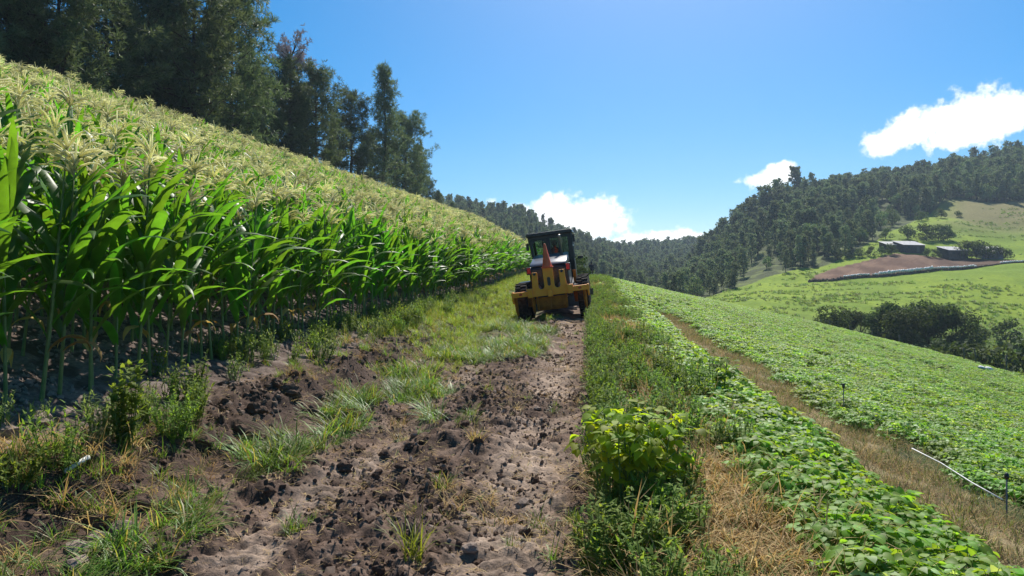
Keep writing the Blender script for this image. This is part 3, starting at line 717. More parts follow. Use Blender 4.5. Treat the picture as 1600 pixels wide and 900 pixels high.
# tall young bean plants on the bank
def bean_bush(name, loc, h, spread, nl, L, mat, seed, label, cat):
    r = random.Random(seed); t = empty(name, loc); st = MB(); tops = []
    for k in range(max(4, nl // 5)):
        a = r.uniform(0, 6.28); rr = spread * math.sqrt(r.random()); hh = h * r.uniform(.75, 1.05)
        b = Vector((rr * .75 * math.cos(a), rr * .75 * math.sin(a), -.03)); q = Vector((rr * math.cos(a), rr * math.sin(a), hh))
        st.tube([b, (b + q) / 2 + Vector((r.uniform(-.03, .03), r.uniform(-.03, .03), 0)), q], [.006, .005, .003], 5, cap=False); tops.append((b, q))
    st.build('stem', M['bean_stem'], t, True)
    for i in range(nl):
        b, q = tops[i % len(tops)]; u = r.uniform(.38, 1) ** .7 if i >= len(tops) else 1
        p = b.lerp(q, u); a = r.uniform(0, 6.28); ln = r.uniform(.05, .13)
        bean_leaf(p, p + Vector((math.cos(a) * ln, math.sin(a) * ln, r.uniform(-.02, .06))), r, L * r.uniform(.75, 1.2)).build('leaf', [mat, M['bean_stem']], t, True)
    return tag(t, label, cat)
p = at(985, 4.75); bean_bush('bean_bush', p, .58, .33, 210, .08, M['bean_bright'], 5, 'tall bright yellow-green bean bush beside the track edge', 'bush')
p = at(1120, 9.3); bean_bush('bean_bush', p, .5, .25, 30, .09, M['weed'], 6, 'dark green weedy bush at the left edge of the bean strip', 'bush')

# ------------------------------------------------------------------ trees
def tuft(mb, c, d, n, L, w, r, mi=0):
    """spray of needle bundles"""
    c = Vector(c); d = Vector(d).normalized()
    for k in range(n):
        v = (d * .7 + Vector((r.gauss(0, 1), r.gauss(0, 1), r.gauss(0, 1) + .15)).normalized()).normalized()
        s = v.cross(Vector((r.gauss(0, 1), r.gauss(0, 1), r.gauss(0, 1)))).normalized() * w; l = L * r.uniform(.6, 1.1)
        mb.add([c - s * .5, c + s * .5, c + v * l * .6 + s * .8, c + v * l, c + v * l * .6 - s * .8], [(0, 1, 2, 3, 4)], mi)
def make_pine(seed, Ht, Rm, base=.22, shape=1.0, nb=70, tn=8, tl=.5, tw=.075, dens=1.0, trunk_r=.2, clump=.5, per=9):
    r = random.Random(seed); tr = MB(); cr = MB()
    bx, by = r.uniform(-.5, .5), r.uniform(-.5, .5)
    c = lambda z: Vector((bx * (z / Ht) ** 2 + .12 * math.sin(z * .7 + seed), by * (z / Ht) ** 2 + .12 * math.cos(z * .6 + seed), z))
    zs = np.linspace(-.4, Ht * .98, 12)
    tr.tube([c(z) for z in zs], [trunk_r * (1 - .93 * max(0, z) / Ht) + .01 for z in zs], 8)
    for k in range(nb):
        u = (k + r.random()) / nb; z = Ht * (base + (1 - base) * u ** .9)
        uu = (z / Ht - base) / (1 - base)
        Rr = Rm * max(.10, (1 - max(0, uu - .12) ** (2.2 / shape)) ** (.75 * shape)) * min(1, .7 + 1.5 * uu) * r.uniform(.5, 1.15)
        a = k * 2.4 + r.uniform(-.5, .5); e = r.uniform(-.25, .4) + .65 * uu
        d = Vector((math.cos(a) * math.cos(e), math.sin(a) * math.cos(e), math.sin(e))); p0 = c(z)
        p1 = p0 + d * Rr * .55 + Vector((0, 0, -.08 * Rr)); p2 = p0 + d * Rr + Vector((0, 0, .12 * Rr))
        tr.tube([p0, p1, p2], [.06 * (1 - .6 * uu) + .012, .035 * (1 - .6 * uu) + .008, .008], 4, cap=False)
        nc_ = max(2, int(1.3 + Rr * 1.15 * dens))
        for j in range(nc_):
            v = .42 + .6 * (j + r.random()) / nc_; p = (p0.lerp(p1, v / .55) if v < .55 else p1.lerp(p2, (v - .55) / .45))
            q0 = p + Vector((r.gauss(0, .32), r.gauss(0, .32), r.gauss(.1, .18))) * min(1.2, .4 + Rr * .25)
            tr.tube([p, q0], [.012, .006], 3, cap=False)
            cs_ = clump * r.uniform(.7, 1.25)
            for m_ in range(per):
                w_ = Vector((r.gauss(0, 1), r.gauss(0, 1), r.gauss(.25, .8))).normalized()
                tuft(cr, q0 + w_ * cs_ * r.uniform(.3, 1), w_ + d * .3 + Vector((0, 0, .25)), tn, tl, tw, r)
    return tr, cr
def make_broad(seed, Ht, Rm, n=2600, leaf=.2, base=.15, lobes=9):
    r = random.Random(seed); tr = MB(); cr = MB()
    tr.tube([(0, 0, -.3), (.1, .05, Ht * .25), (.05, .15, Ht * .5)], [.035 * Ht * .6, .025 * Ht * .6, .012 * Ht * .6], 7)
    L = []
    for k in range(lobes):
        a = k * 2.4 + r.uniform(-.4, .4); rr = Rm * (.25 + .5 * math.sqrt(r.random())); z = Ht * r.uniform(base + .18, .82); R0 = Rm * r.uniform(.34, .56)
        cc = Vector((rr * math.cos(a), rr * math.sin(a), z)); L.append((cc, R0))
        tr.tube([(0, 0, Ht * .12), cc * .5 + Vector((0, 0, -.1 * Ht)) + Vector((0, 0, .1 * Ht)), cc], [.012 * Ht, .008 * Ht, .002 * Ht], 5, cap=False)
    L.append((Vector((0, 0, Ht * .78)), Rm * .45))
    for i in range(n):
        cc, R0 = L[i % len(L)]; v = Vector((r.gauss(0, 1), r.gauss(0, 1), r.gauss(0, 1))).normalized(); q = R0 * r.uniform(.35, 1.0) ** .5 * (1 + .18 * math.sin(v.x * 7 + i % len(L)) * math.sin(v.z * 6))
        p = cc + Vector((v.x * q, v.y * q, v.z * q * .85))
        if p.z < Ht * .06: continue
        nrm = (v + Vector((r.gauss(0, .7), r.gauss(0, .7), r.gauss(.4, .7)))).normalized(); s = nrm.cross(Vector((r.gauss(0, 1), r.gauss(0, 1), r.gauss(0, 1)))).normalized(); w = nrm.cross(s); l = leaf * r.uniform(.6, 1.3)
        cr.add([p - s * l, p + w * l * .55, p + s * l, p - w * l * .55], [(0, 1, 2, 3)])
    return tr, cr
pines = []
for i in range(6):
    Ht = 14; tr, cr = make_pine(500 + i, Ht, [4.4, 3.8, 4.8, 3.6, 4.2, 3.0][i], [.10, .16, .08, .2, .12, .14][i], [.8, 1., .7, 1.05, .85, 1.5][i], nb=[76, 70, 80, 66, 74, 56][i], tn=9, tl=.6, tw=.034, dens=1.0, trunk_r=.24, clump=.6, per=8)
    pines.append((tr.mesh('trunk', M['bark']), cr.mesh('crown', M['needle'], False)))
def put_tree(name, loc, me, scale, label, cat, group=None, rz=None, sxy=None):
    t = empty(name, loc, rng.uniform(0, 6.28) if rz is None else rz); t.scale = (sxy or scale, sxy or scale, scale)
    tag(t, label, cat, group); inst('trunk', me[0], t); inst('crown', me[1], t); return t
TL = [  # direction in the photo, top height, proto, width factor, label
    (-60, -60, 0, 1.1, 'dark pine at the far left end of the ridge row, cut off by the frame'), (15, -150, 2, 1.0, 'leftmost tall pine with brownish shaded needles above the corn'), (95, -110, 0, 1.0, 'second pine from the left, dense and dark above the corn'),
    (165, -60, 1, 1.1, 'broad dark pine third from the left on the ridge'), (235, -40, 4, 1.0, 'dark pine fourth from the left, crown drooping to the corn'), (305, -70, 2, .95, 'tall open pine whose limbs show against the sky left of the dead tree'),
    (362, -15, 0, .9, 'pine with rounded right shoulder just left of the dead-topped tree'), (402, 112, 3, .9, 'shorter pine under the dead-topped tree'), (494, 120, 4, .95, 'full bushy pine between the dead tree and the slim pine'),
    (452, 106, 1, .9, 'pine standing directly below the bare dead crown'), (548, 150, 1, 1.05, 'pine with a bare visible trunk left of the slim pine'), (600, 108, 5, 1.0, 'tall slim pine standing highest right of the gap'), (632, 190, 2, 1.0, 'rounded pine right of the slim tall pine'), (652, 232, 3, .9, 'last large pine at the right end of the ridge row'),
    (684, 300, 1, .9, 'small low pine where the ridge row ends'), (706, 318, 3, .8, 'tiny pine just beyond the end of the ridge row')]
for i, (pxx, ty, pi, wf, lab) in enumerate(TL):
    Y = 31.3 / (-(pxx - 800) / F * CS + SN) * (1 + .05 * math.sin(i * 2.1)); b = at(pxx, Y); ht = max(4.5, y2z(ty, Y) - b.z)
    put_tree('pine_tree', b, pines[pi], ht / 14, lab, 'pine tree', 'pines along the ridge above the corn', sxy=min(ht / 14, 1.25) * wf)
for i, (pxx, ty, dy) in enumerate([(40, -20, 6), (130, 20, 7), (200, 10, 6), (270, 20, 8), (335, 40, 7), (385, 80, 8), (430, 130, 8), (468, 140, 9), (520, 190, 10), (575, 215, 10), (612, 225, 12), (640, 240, 9), (668, 280, 9), (-20, 10, 5)]):
    Y = 36 / (-(pxx - 800) / F * CS + SN); b = at(pxx, Y); ht = max(5, y2z(ty, Y) - b.z)
    put_tree('pine_tree', b, pines[(i * 2 + 1) % 6], ht / 14, 'dark pine half hidden behind the ridge row, %s from the left' % ordinal([13, 0, 1, 2, 3, 4, 5, 6, 7, 8, 9, 10, 11, 12].index(i) + 1), 'pine tree', 'pines behind the ridge row', sxy=min(ht / 14, 1.2))
# dead-topped tree
r = random.Random(77); tr = MB(); cr = MB(); Ht = 17
tr.tube([(0, 0, -.3), (.1, 0, 6), (0, .2, 11), (.2, .1, 14)], [.24, .18, .12, .05], 7)
for k in range(34):
    a = r.uniform(0, 6.28); z = r.uniform(10.5, 13.6); e = r.uniform(.35, 1.25); L_ = r.uniform(2.0, 3.6); d = Vector((math.cos(a) * math.cos(e), math.sin(a) * math.cos(e), math.sin(e))); p0 = Vector((.1, .1, z)); p1 = p0 + d * L_
    tr.tube([p0, p0.lerp(p1, .5) + Vector((0, 0, -.1)), p1], [.07, .045, .015], 4, cap=False)
    for j in range(20): 
        p = p0.lerp(p1, r.uniform(.45, 1.05)) + Vector((r.gauss(0, .2), r.gauss(0, .2), r.gauss(0, .2))); tuft(cr, p, d, 5, .42, .045, r)
b = at(456, 80); put_tree('dead_tree', b, (tr.mesh('trunk', M['bark']), cr.mesh('crown', M['twig'], False)), (y2z(42, 80) - b.z) / 16.4, 'bare purple-brown tree with twiggy dead crown rising above the pines', 'dead tree', sxy=.95)
# undergrowth at the foot of the pines
shr = []
for i in range(4):
    tr, cr = make_broad(700 + i, 2.6, 1.5, 900, .14, .05, 7); shr.append((tr.mesh('trunk', M['bark']), cr.mesh('crown', M['broad'], False)))
for i, pxx in enumerate([-10, 60, 125, 185, 250, 300, 345, 390, 430, 470, 515]):
    Y = 31.5 / (-(pxx - 800) / F * CS + SN); b = at(pxx + 8 * math.sin(i * 3.3), Y)
    put_tree('shrub', b, shr[i % 4], 1.15 + .3 * math.sin(i * 1.7), 'leafy green shrub at the foot of the ridge pines, %s from the left' % ordinal(i + 1), 'shrub', 'shrubs under the ridge pines')

# far wood: one mass, with the skyline trees apart
far_src = []
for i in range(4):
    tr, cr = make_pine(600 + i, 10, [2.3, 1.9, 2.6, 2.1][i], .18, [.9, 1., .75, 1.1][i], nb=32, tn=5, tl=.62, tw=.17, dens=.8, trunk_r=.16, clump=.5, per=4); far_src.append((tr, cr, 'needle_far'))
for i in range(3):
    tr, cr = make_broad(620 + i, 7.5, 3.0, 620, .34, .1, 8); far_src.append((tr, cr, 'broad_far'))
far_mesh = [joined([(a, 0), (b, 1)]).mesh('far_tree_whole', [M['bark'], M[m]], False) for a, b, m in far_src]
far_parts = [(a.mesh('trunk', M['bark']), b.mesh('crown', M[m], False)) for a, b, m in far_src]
def wood_points(px0, px1, y0, y1, spacing):
    n = int(((px1 - px0) / F * (y0 + y1) / 2) * (y1 - y0) / spacing ** 2)
    Y = np.sqrt(rng.uniform(y0 ** 2, y1 ** 2, n)); pxx = rng.uniform(px0, px1, n); X = (pxx - 800) / F * Y
    k = (zone_far(pxx, Y) == 1) & (Y > np.interp(pxx, EPX, EY) + 12); return X[k], Y[k], pxx[k]
def wood(name, px0, px1, y0, y1, sp, sc, label, pb, thin=None):
    X, Y, q = wood_points(px0, px1, y0, y1, sp)
    if thin is not None:
        k = rng.uniform(0, 1, len(X)) < thin(q, Y, X); X, Y, q = X[k], Y[k], q[k]
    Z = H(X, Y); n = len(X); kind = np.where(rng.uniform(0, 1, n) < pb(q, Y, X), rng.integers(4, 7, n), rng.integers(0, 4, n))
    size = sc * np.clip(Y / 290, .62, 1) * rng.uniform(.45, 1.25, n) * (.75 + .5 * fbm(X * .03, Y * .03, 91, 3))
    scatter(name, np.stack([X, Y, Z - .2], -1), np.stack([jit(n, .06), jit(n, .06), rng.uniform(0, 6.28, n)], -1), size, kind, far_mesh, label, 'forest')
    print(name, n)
clear = lambda q, Y, X: np.where(fbm(X * .045, Y * .035, 92, 3) > .60, .25, 1.0)
wood('forest', 1040, 1760, 150, 470, 3.6, 1.0, 'dark pine forest covering the hill on the other side of the valley', lambda q, Y, X: .28 + .5 * sstep(1430, 1500, q) * sstep(250, 310, Y), clear)
wood('forest', 540, 1060, 200, 480, 3.9, .8, 'blue-green pine forest on the ridge beyond the grader', lambda q, Y, X: .15, clear)
wood('forest', 900, 1180, 470, 760, 5.2, 1.1, 'hazy far forest closing the end of the valley', lambda q, Y, X: .3)
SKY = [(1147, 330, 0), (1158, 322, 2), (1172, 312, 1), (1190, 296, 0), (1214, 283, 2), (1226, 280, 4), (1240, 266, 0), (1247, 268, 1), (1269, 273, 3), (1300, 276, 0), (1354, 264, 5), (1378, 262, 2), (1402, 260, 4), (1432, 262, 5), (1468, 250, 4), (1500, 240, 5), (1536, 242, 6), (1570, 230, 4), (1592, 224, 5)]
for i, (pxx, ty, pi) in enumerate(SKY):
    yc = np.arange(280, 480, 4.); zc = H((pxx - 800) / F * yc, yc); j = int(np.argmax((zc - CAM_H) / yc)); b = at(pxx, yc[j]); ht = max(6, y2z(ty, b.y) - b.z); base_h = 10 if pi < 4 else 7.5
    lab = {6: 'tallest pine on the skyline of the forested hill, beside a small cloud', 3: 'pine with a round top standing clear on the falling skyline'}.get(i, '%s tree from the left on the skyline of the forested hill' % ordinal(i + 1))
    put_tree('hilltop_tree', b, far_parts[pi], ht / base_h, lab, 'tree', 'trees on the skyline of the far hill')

# valley trees and hedges
vt = []
for i in range(5):
    tr, cr = make_broad(800 + i, 8.5, [4.6, 3.6, 4.0, 3.2, 3.8][i], 4600, .23, .05, [12, 9, 11, 8, 10][i]); vt.append((tr.mesh('trunk', M['bark']), cr.mesh('crown', M['broad'], False)))
VT = [(1292, 474, 104, 0, 'pale feathery wide tree at the left of the valley grove'), (1322, 480, 108, 3, 'lower feathery tree second in the valley grove'), (1385, 468, 103, 1, 'dark round tree in the middle of the valley grove'), (1412, 478, 99, 2, 'dark tree hanging down between the two round valley trees'), (1452, 466, 103, 4, 'tall dark tree third from the right in the valley grove'), (1485, 478, 101, 2, 'dark broad tree at the right end of the valley grove'),
      (1345, 486, 112, 4, 'tree filling the back of the valley grove'), (1432, 476, 112, 0, 'tree behind the dark round trees of the grove')]
for i, (pxx, ty, Y, pi, lab) in enumerate(VT):
    b = at(pxx, Y); ht = y2z(ty, Y) - b.z; put_tree('broadleaf_tree', b, vt[pi], ht / 8.5, lab, 'tree', 'trees of the valley grove')
VS = [(1185, 490, 104, 'small round bush left of the valley grove'), (1212, 494, 100, 'low bush just beyond the field edge'), (1228, 497, 98, 'second low bush beyond the field edge'), (1470, 528, 80, 'bush below the grove, left of the fence posts'), (1500, 530, 76, 'bush under the grove beside the fence posts'), (1545, 540, 72, 'low bush behind the right fence post'), (1585, 528, 74, 'tall bush at the right border of the field'), (1572, 498, 118, 'shrub on the rough terraced slope'), (1530, 508, 112, 'small shrub on the rough terraced slope')]
for i, (pxx, ty, Y, lab) in enumerate(VS):
    b = at(pxx, Y); ht = max(1.2, y2z(ty, Y) - b.z); put_tree('shrub', b, shr[i % 4], ht / 2.6, lab, 'shrub', 'shrubs along the valley edge of the field')
HS = [(1308, 392, 'dark bush at the left end of the hedge above the plot'), (1325, 391, 'second bush from the left in the hedge above the plot'), (1342, 389, 'third bush from the left in the hedge above the plot'), (1360, 387, 'fourth bush from the left in the hedge above the plot'), (1378, 386, 'fifth bush from the left in the hedge above the plot'), (1394, 382, 'hedge bush nearest the long shed'), (1350, 366, 'dark tree at the edge of the wood above the hedge'), (1384, 358, 'pale bush on the knoll above the sheds'), (1418, 352, 'yellow-green bush on the knoll'), (1448, 350, 'round bush on the knoll'), (1466, 352, 'dark-sided bush on the right of the knoll'), (1480, 353, 'dark bush right of the knoll'), (1448, 394, 'bush between the sheds'), (1463, 396, 'low bush left of the dark shed'), (1512, 378, 'dark bush behind the sheds'), (1525, 377, 'dark bush behind the right shed'), (1540, 380, 'bush behind the grey shed'), (1560, 385, 'bush right of the grey shed'), (1440, 331, 'flat-topped tree on the crest of the knoll'), (1470, 327, 'tree where wood and dry slope meet'), (1497, 336, 'bush on the dry slope'), (1575, 390, 'low bush at the end of the sheds')]
for i, (pxx, ty, lab) in enumerate(HS):
    Y0 = {True: 212.}.get(ty > 375, 0) or (245. if ty > 340 else 285.)
    b = at(pxx, Y0); ht = max(2.6, min(8, y2z(ty, Y0) - b.z + .4)); put_tree('shrub', b, shr[(i * 3) % 4], ht / 2.6, lab, 'shrub', 'bushes around the sheds')
p = at(903, 80); put_tree('shrub', p, shr[1], (y2z(400, 80) - p.z) / 2.6, 'green shrub beyond the crest, beside the cab of the grader', 'shrub')
p = at(908, 64); put_tree('shrub', p, shr[3], (y2z(414, 64) - p.z) / 2.6, 'pale green shrub low beside the right wheel of the grader', 'shrub')
print('trees done')

# ------------------------------------------------------------------ motor grader
def make_grader():
    g = empty('motor_grader')
    Yl, Yd, Bk = M['yellow'], M['yellow_dirty_shaded'], M['black']
    # rear ripper: tool bar with three pockets
    rp = MB()
    def arc(cx_, cz, rr, a0, a1, n=6): return [(cx_ + rr * math.cos(a0 + (a1 - a0) * i / n), cz + rr * math.sin(a0 + (a1 - a0) * i / n)) for i in range(n + 1)]
    pi = math.pi
    poly = [(-.62, .86), (.62, .86), (.62, 1.10)]
    poly += [(.57, 1.16), (.545, 1.60), (.535, 1.66), (.37, 1.66), (.36, 1.60)]
    poly += arc(.265, 1.18, .095, 0, -pi)[0:] + [(.17, 1.76), (-.17, 1.76)]
    poly += arc(-.265, 1.18, .095, 0, -pi) + [(-.36, 1.60), (-.37, 1.66), (-.535, 1.66), (-.545, 1.60), (-.57, 1.16), (-.62, 1.10)]
    rp.prism(poly, -.05, .04, 'y'); plate = rp.build('ripper_plate', Yl, g, False, .012)
    h = MB(); n = 10
    ov = [(.055 * math.cos(a), 1.32 + .055 * math.sin(a) + (.09 if math.sin(a) >= 0 else -.09)) for a in [2 * pi * i / 16 for i in range(16)]]
    h.prism(ov, -.060, -.052, 'y'); h.build('slot', Bk, plate)
    for sx, ang in ((-.455, 0), (.455, 0)):
        p = MB(); p.lathe([(.05, -.075), (.05, .06)], 10, 'y', (sx, 0, 1.61)); p.build('pin', Bk, plate)
    b = MB(); b.box((-.95, 0, .985), (.68, .17, .17)); b.box((.95, 0, .985), (.68, .17, .17)); bar = b.build('tool_bar', Yl, g, False, .012)
    for sx in (-1.25, 1.25):
        e = MB(); e.prism([(-.1, 1.09), (.1, 1.09), (.1, .8), (.05, .7), (-.06, .78), (-.1, .85)], sx - .03, sx + .03, 'x'); e.build('end_plate', Yl, g, False, .008)
    for sx in (-.98, .98):
        q = MB(); q.box((sx, -.088, .99), (.1, .012, .06)); q.build('reflector', M['red_lens'], g)
    for sx in (-.66, .66):
        q = MB(); q.box((sx, -.03, .98), (.16, .25, .26)); q.box((sx, -.03, 1.12), (.22, .2, .05)); q.build('bracket', Yl, g, False, .015)
    q = MB(); q.box((0, -.10, .93), (.16, .14, .22)); q.box((0, -.12, 1.05), (.12, .12, .06)); q.build('hitch', Yl, g, False, .015)
    for sx in (-1.17, -.60, 1.12):                                            # ripper shanks with points
        q = MB(); q.tube([(sx, .0, .95), (sx, .03, .6), (sx, .08, .42), (sx, .22, .30)], [.055, .055, .05, .025], 4); q.build('shank', Yd, g)
    # pushed block and cross tube under the bar
    q = MB(); q.prism([(.14, .84), (.55, .84), (.55, .40), (.28, .36), (.14, .50)], -.44, .48, 'x'); blk = q.build('ripper_carriage', Yd, g, False, .02)
    q = MB(); q.box((-.04, .07, .66), (.05, .08, .46)); q.box((.5, .07, .66), (.06, .08, .5)); q.box((-.46, .09, .66), (.06, .10, .5)); q.build('rib', Yd, blk)
    q = MB(); q.tube([(-.6, .12, .86), (.55, .12, .86)], .05, 8); q.build('pivot_tube', Bk, blk)
    for sx in (-.35, .32):
        q = MB(); q.tube([(sx, .1, 1.0), (sx, .7, 1.35)], .05, 8); q.build('hydraulic_cylinder', M['steel'], g)
    for hx, a_, b_ in ((-.2, (-.24, .12, 1.05), (-.3, .48, 1.5)), (.2, (.22, .12, 1.05), (.3, .48, 1.42)), (.05, (.08, .1, 1.0), (.12, .48, 1.2))):
        q = MB(); m_ = ((a_[0] + b_[0]) / 2 + hx * .6, .02, (a_[2] + b_[2]) / 2 + .18); q.tube([a_, ((a_[0] + m_[0]) / 2, .04, (a_[2] + m_[2]) / 2 + .03), m_, b_], .018, 6); q.build('hydraulic_hose', Bk, g, True)
    for k in range(3):
        q = MB(); q.box((.90, 3.3, .55 + .28 * k), (.26, .3, .03)); q.build('cab_step', M['steel'], g)
    # rear body and hood
    q = MB(); q.prism([(.45, .75), (.45, 1.74), (.52, 1.84), (2.9, 1.86), (2.9, .75)], -.66, .66, 'x'); q.build('engine_body', Bk, g, False, .05)
    q = MB(); q.prism([(.47, 1.845), (.60, 1.95), (2.9, 2.24), (2.9, 1.87), (.6, 1.865)], -.63, .63, 'x'); q.build('hood', M['hood'], g, True, .06)
    for k in range(7):
        q = MB(); q.box((0, .44, .98 + .1 * k), (.9, .03, .035)); q.build('grille_bar', M['black'], g)
    for sx in (-.66, .66):
        q = MB(); q.box((sx, .40, 1.72), (.16, .16, .25)); hs_ = q.build('lamp_housing', Bk, g, False, .015)
        q = MB(); q.box((sx, .312, 1.73), (.12, .02, .19)); q.build('tail_light', M['red_lens'], hs_, False, .01)
    q = MB(); q.tube([(.40, 2.3, 2.1), (.40, 2.3, 2.75), (.40, 2.15, 2.85)], [.06, .055, .05], 10); q.build('exhaust_pipe', M['steel'], g, True)
    # main frame and tandems
    q = MB(); q.box((0, 2.4, .72), (.8, 4.2, .3)); q.build('rear_frame', Yd, g, False, .03)
    for sx in (-.82, .82):
        q = MB(); q.box((sx, 1.85, .66), (.2, 1.75, .36)); q.build('tandem_case', Yd, g, False, .05)
    q = MB(); q.prism([(.55, 1.0), (.55, 1.10), (2.6, 1.30), (2.6, 1.0)], .67, 1.02, 'x'); q.build('fender', Bk, g, False, .03)
    q = MB(); q.prism([(1.1, 1.28), (1.1, 1.36), (2.2, 1.36), (2.2, 1.28)], -1.15, -.67, 'x'); q.build('fender', Bk, g, False, .02)
    q = MB(); q.box((.82, 1.1, 1.28), (.10, .1, .5)); q.box((.82, 1.1, 1.55), (.12, .12, .06)); q.build('hand_rail_post', Yd, g)
    def wheel(cx_, cy_, R0=.66, w=.38):
        t = MB(); t.lathe([(R0 * .58, -w * .42), (R0 * .62, -w * .5), (R0 * .93, -w * .5), (R0 * .985, -w * .38), (R0 * .985, w * .38), (R0 * .93, w * .5), (R0 * .62, w * .5), (R0 * .58, w * .42)], 28, 'x', (0, 0, 0))
        for i in range(22):
            a = 2 * pi * i / 22
            for sg in (-1, 1):
                c_ = (sg * w * .24, (R0 + .002) * math.sin(a + .07 * sg), (R0 + .002) * math.cos(a + .07 * sg)); t.box(c_, (w * .5, .065, .05), (-(a + .07 * sg), 0, sg * .35))
        rm = MB(); rm.lathe([(R0 * .2, -w * .30), (R0 * .57, -w * .34), (R0 * .59, -w * .40), (R0 * .59, w * .40), (R0 * .57, w * .34), (R0 * .2, w * .30)], 20, 'x')
        tw = inst('wheel', rm.mesh('rim', Yd, True), g, (cx_, cy_, R0 - .01)); inst('tyre', t.mesh('tyre', M['rubber'], False), tw)
    for cy_ in (1.08, 2.62):
        for sx in (-1.05, 1.05): wheel(sx, cy_)
    for sx in (-1.0, 1.0): wheel(sx, 7.5, .62, .34)
    q = MB(); q.box((0, 7.5, .62), (1.7, .22, .22)); q.build('front_axle', Yd, g, False, .03)
    q = MB(); q.tube([(0, 4.4, 1.05), (0, 5.2, 1.62), (0, 6.6, 1.55), (0, 7.6, 1.05), (0, 8.0, .95)], [.2, .19, .18, .19, .2], 4); q.build('gooseneck', Yl, g)
    q = MB(); q.lathe([(.72, -.05), (.80, -.05), (.80, .05), (.72, .05)], 28, 'z', (0, 5.5, .78)); q.build('blade_circle', Yd, g)
    q = MB()
    arcp = [(.12 * math.sin(a) * 1.6, .36 + .33 * -math.cos(a)) for a in np.linspace(-.2, 2.6, 9)]
    arcp = arcp + [(a - .03, b) for a, b in reversed(arcp)]
    q.prism(arcp, -1.65, 1.65, 'x'); bl = q.build('moldboard', M['tin_dark'], g); bl.location = (-.1, 5.5, 0); bl.rotation_euler = (0, 0, R(28))
    # cab
    x0, x1, y0, y1, z0, z1 = -.78, .80, 2.95, 4.5, 1.1, 2.98
    cabm = MB()
    def post(xa, ya, xb, yb, w=.11): cabm.tube([(xa, ya, z0), (xb, yb, z1)], w * .7, 4)
    q = MB(); q.prism([(-.62, z0), (.80, z0), (.80, 1.95), (-.68, 1.95)], y0, y1, 'y'); lower = q.build('cab_body', Bk, g, False, .03)
    q = MB(); q.prism([(-.86, 2.92), (.86, 2.92), (.84, 3.06), (-.84, 3.06)], y0 - .12, y1 + .1, 'y'); q.build('cab_roof', Bk, g, False, .03)
    def pillar(pts, d0, d1):
        q = MB(); q.prism(pts, d0, d1, 'y'); return q.build('pillar', Bk, g, False, .015)
    pillar([(-.70, 1.9), (-.60, 1.9), (-.70, 2.95), (-.82, 2.95)], y0, y0 + .12)
    pillar([(-.12, 1.9), (.0, 1.9), (.0, 2.95), (-.12, 2.95)], y0, y0 + .10)
    pillar([(.62, 1.2), (.82, 1.2), (.82, 2.95), (.66, 2.95)], y0, y0 + .14)
    pillar([(-.70, 1.9), (-.60, 1.9), (-.70, 2.95), (-.82, 2.95)], y1 - .12, y1)
    pillar([(.68, 1.2), (.80, 1.2), (.80, 2.95), (.70, 2.95)], y1 - .12, y1)
    pillar([(.30, 1.95), (.36, 1.95), (.36, 2.95), (.30, 2.95)], y1 - .08, y1 - .01)
    pillar([(-.36, 1.95), (-.30, 1.95), (-.36, 2.95), (-.42, 2.95)], y1 - .08, y1 - .01)
    pillar([(-.68, 1.9), (.8, 1.9), (.8, 2.02), (-.68, 2.02)], y0 - .005, y0 + .1)
    pillar([(-.8, 2.80), (.8, 2.80), (.8, 2.95), (-.8, 2.95)], y0 - .005, y0 + .1)
    # rounded frame round the left rear window
    fr = MB(); a = [(-.41 + .27 * math.cos(t_), 2.55 + .24 * math.sin(t_)) for t_ in np.linspace(0, pi, 9)]
    outer = [(-.02, 2.86), (-.78, 2.86)]
    fr.prism([(-.14, 2.02), (-.14, 2.55)] + a[1:-1] + [(-.68, 2.55), (-.62, 2.02), (-.68, 2.02), (-.78, 2.86), (-.02, 2.86), (-.02, 2.02)], y0 + .01, y0 + .07, 'y'); fr.build('window_frame', Bk, g)
    for pts in ([(-.66, 2.0), (-.1, 2.0), (-.1, 2.85), (-.74, 2.85)], [(0, 2.0), (.65, 2.0), (.68, 2.85), (0, 2.85)]):
        q = MB(); q.prism(pts, y0 + .08, y0 + .088, 'y'); q.build('rear_window', M['glass'], g)
    q = MB(); q.prism([(-.62, 1.97), (.72, 1.97), (.72, 2.92), (-.70, 2.92)], y1 - .05, y1 - .042, 'y'); q.build('windscreen', M['glass'], g)
    for xx in (-.71, .765):
        q = MB(); q.prism([(y0 + .15, 1.97), (y1 - .13, 1.97), (y1 - .13, 2.9), (y0 + .15, 2.9)], xx, xx + .008, 'x'); q.build('side_window', M['glass'], g)
    q = MB(); q.box((.86, 3.1, 2.72), (.11, .05, .28)); q.tube([(.8, 3.1, 2.8), (.88, 3.1, 2.8)], .012, 5); q.build('mirror', Bk, g, False, .02)
    q = MB(); q.box((-.86, 3.1, 2.58), (.10, .05, .26)); q.tube([(-.76, 3.1, 2.66), (-.88, 3.1, 2.66)], .012, 5); q.build('mirror', Bk, g, False, .02)
    q = MB(); q.box((1.02, 3.6, 1.98), (.2, .06, .10)); q.tube([(.8, 3.6, 1.9), (1.0, 3.6, 1.97)], .014, 5); q.build('mirror', Bk, g, False, .02)
    q = MB(); q.box((.83, 2.98, 2.45), (.03, .06, .06)); q.build('work_light', M['white'], g)
    q = MB(); q.box((.12, 3.55, 1.75), (.5, .5, .14)); q.box((.12, 3.3, 2.12), (.46, .12, .62)); q.build('seat', M['black'], g, False, .04)
    q = MB(); q.tube([(.12, 4.3, 1.6), (.12, 4.15, 2.12)], .04, 6); q.lathe([(.17, -.012), (.2, -.012), (.2, .012), (.17, .012)], 18, 'z', (.12, 4.12, 2.16)); q.build('steering_column', Bk, g)
    return tag(g, 'yellow motor grader with black cab and rear ripper driving up the track', 'motor grader')
GR = make_grader()
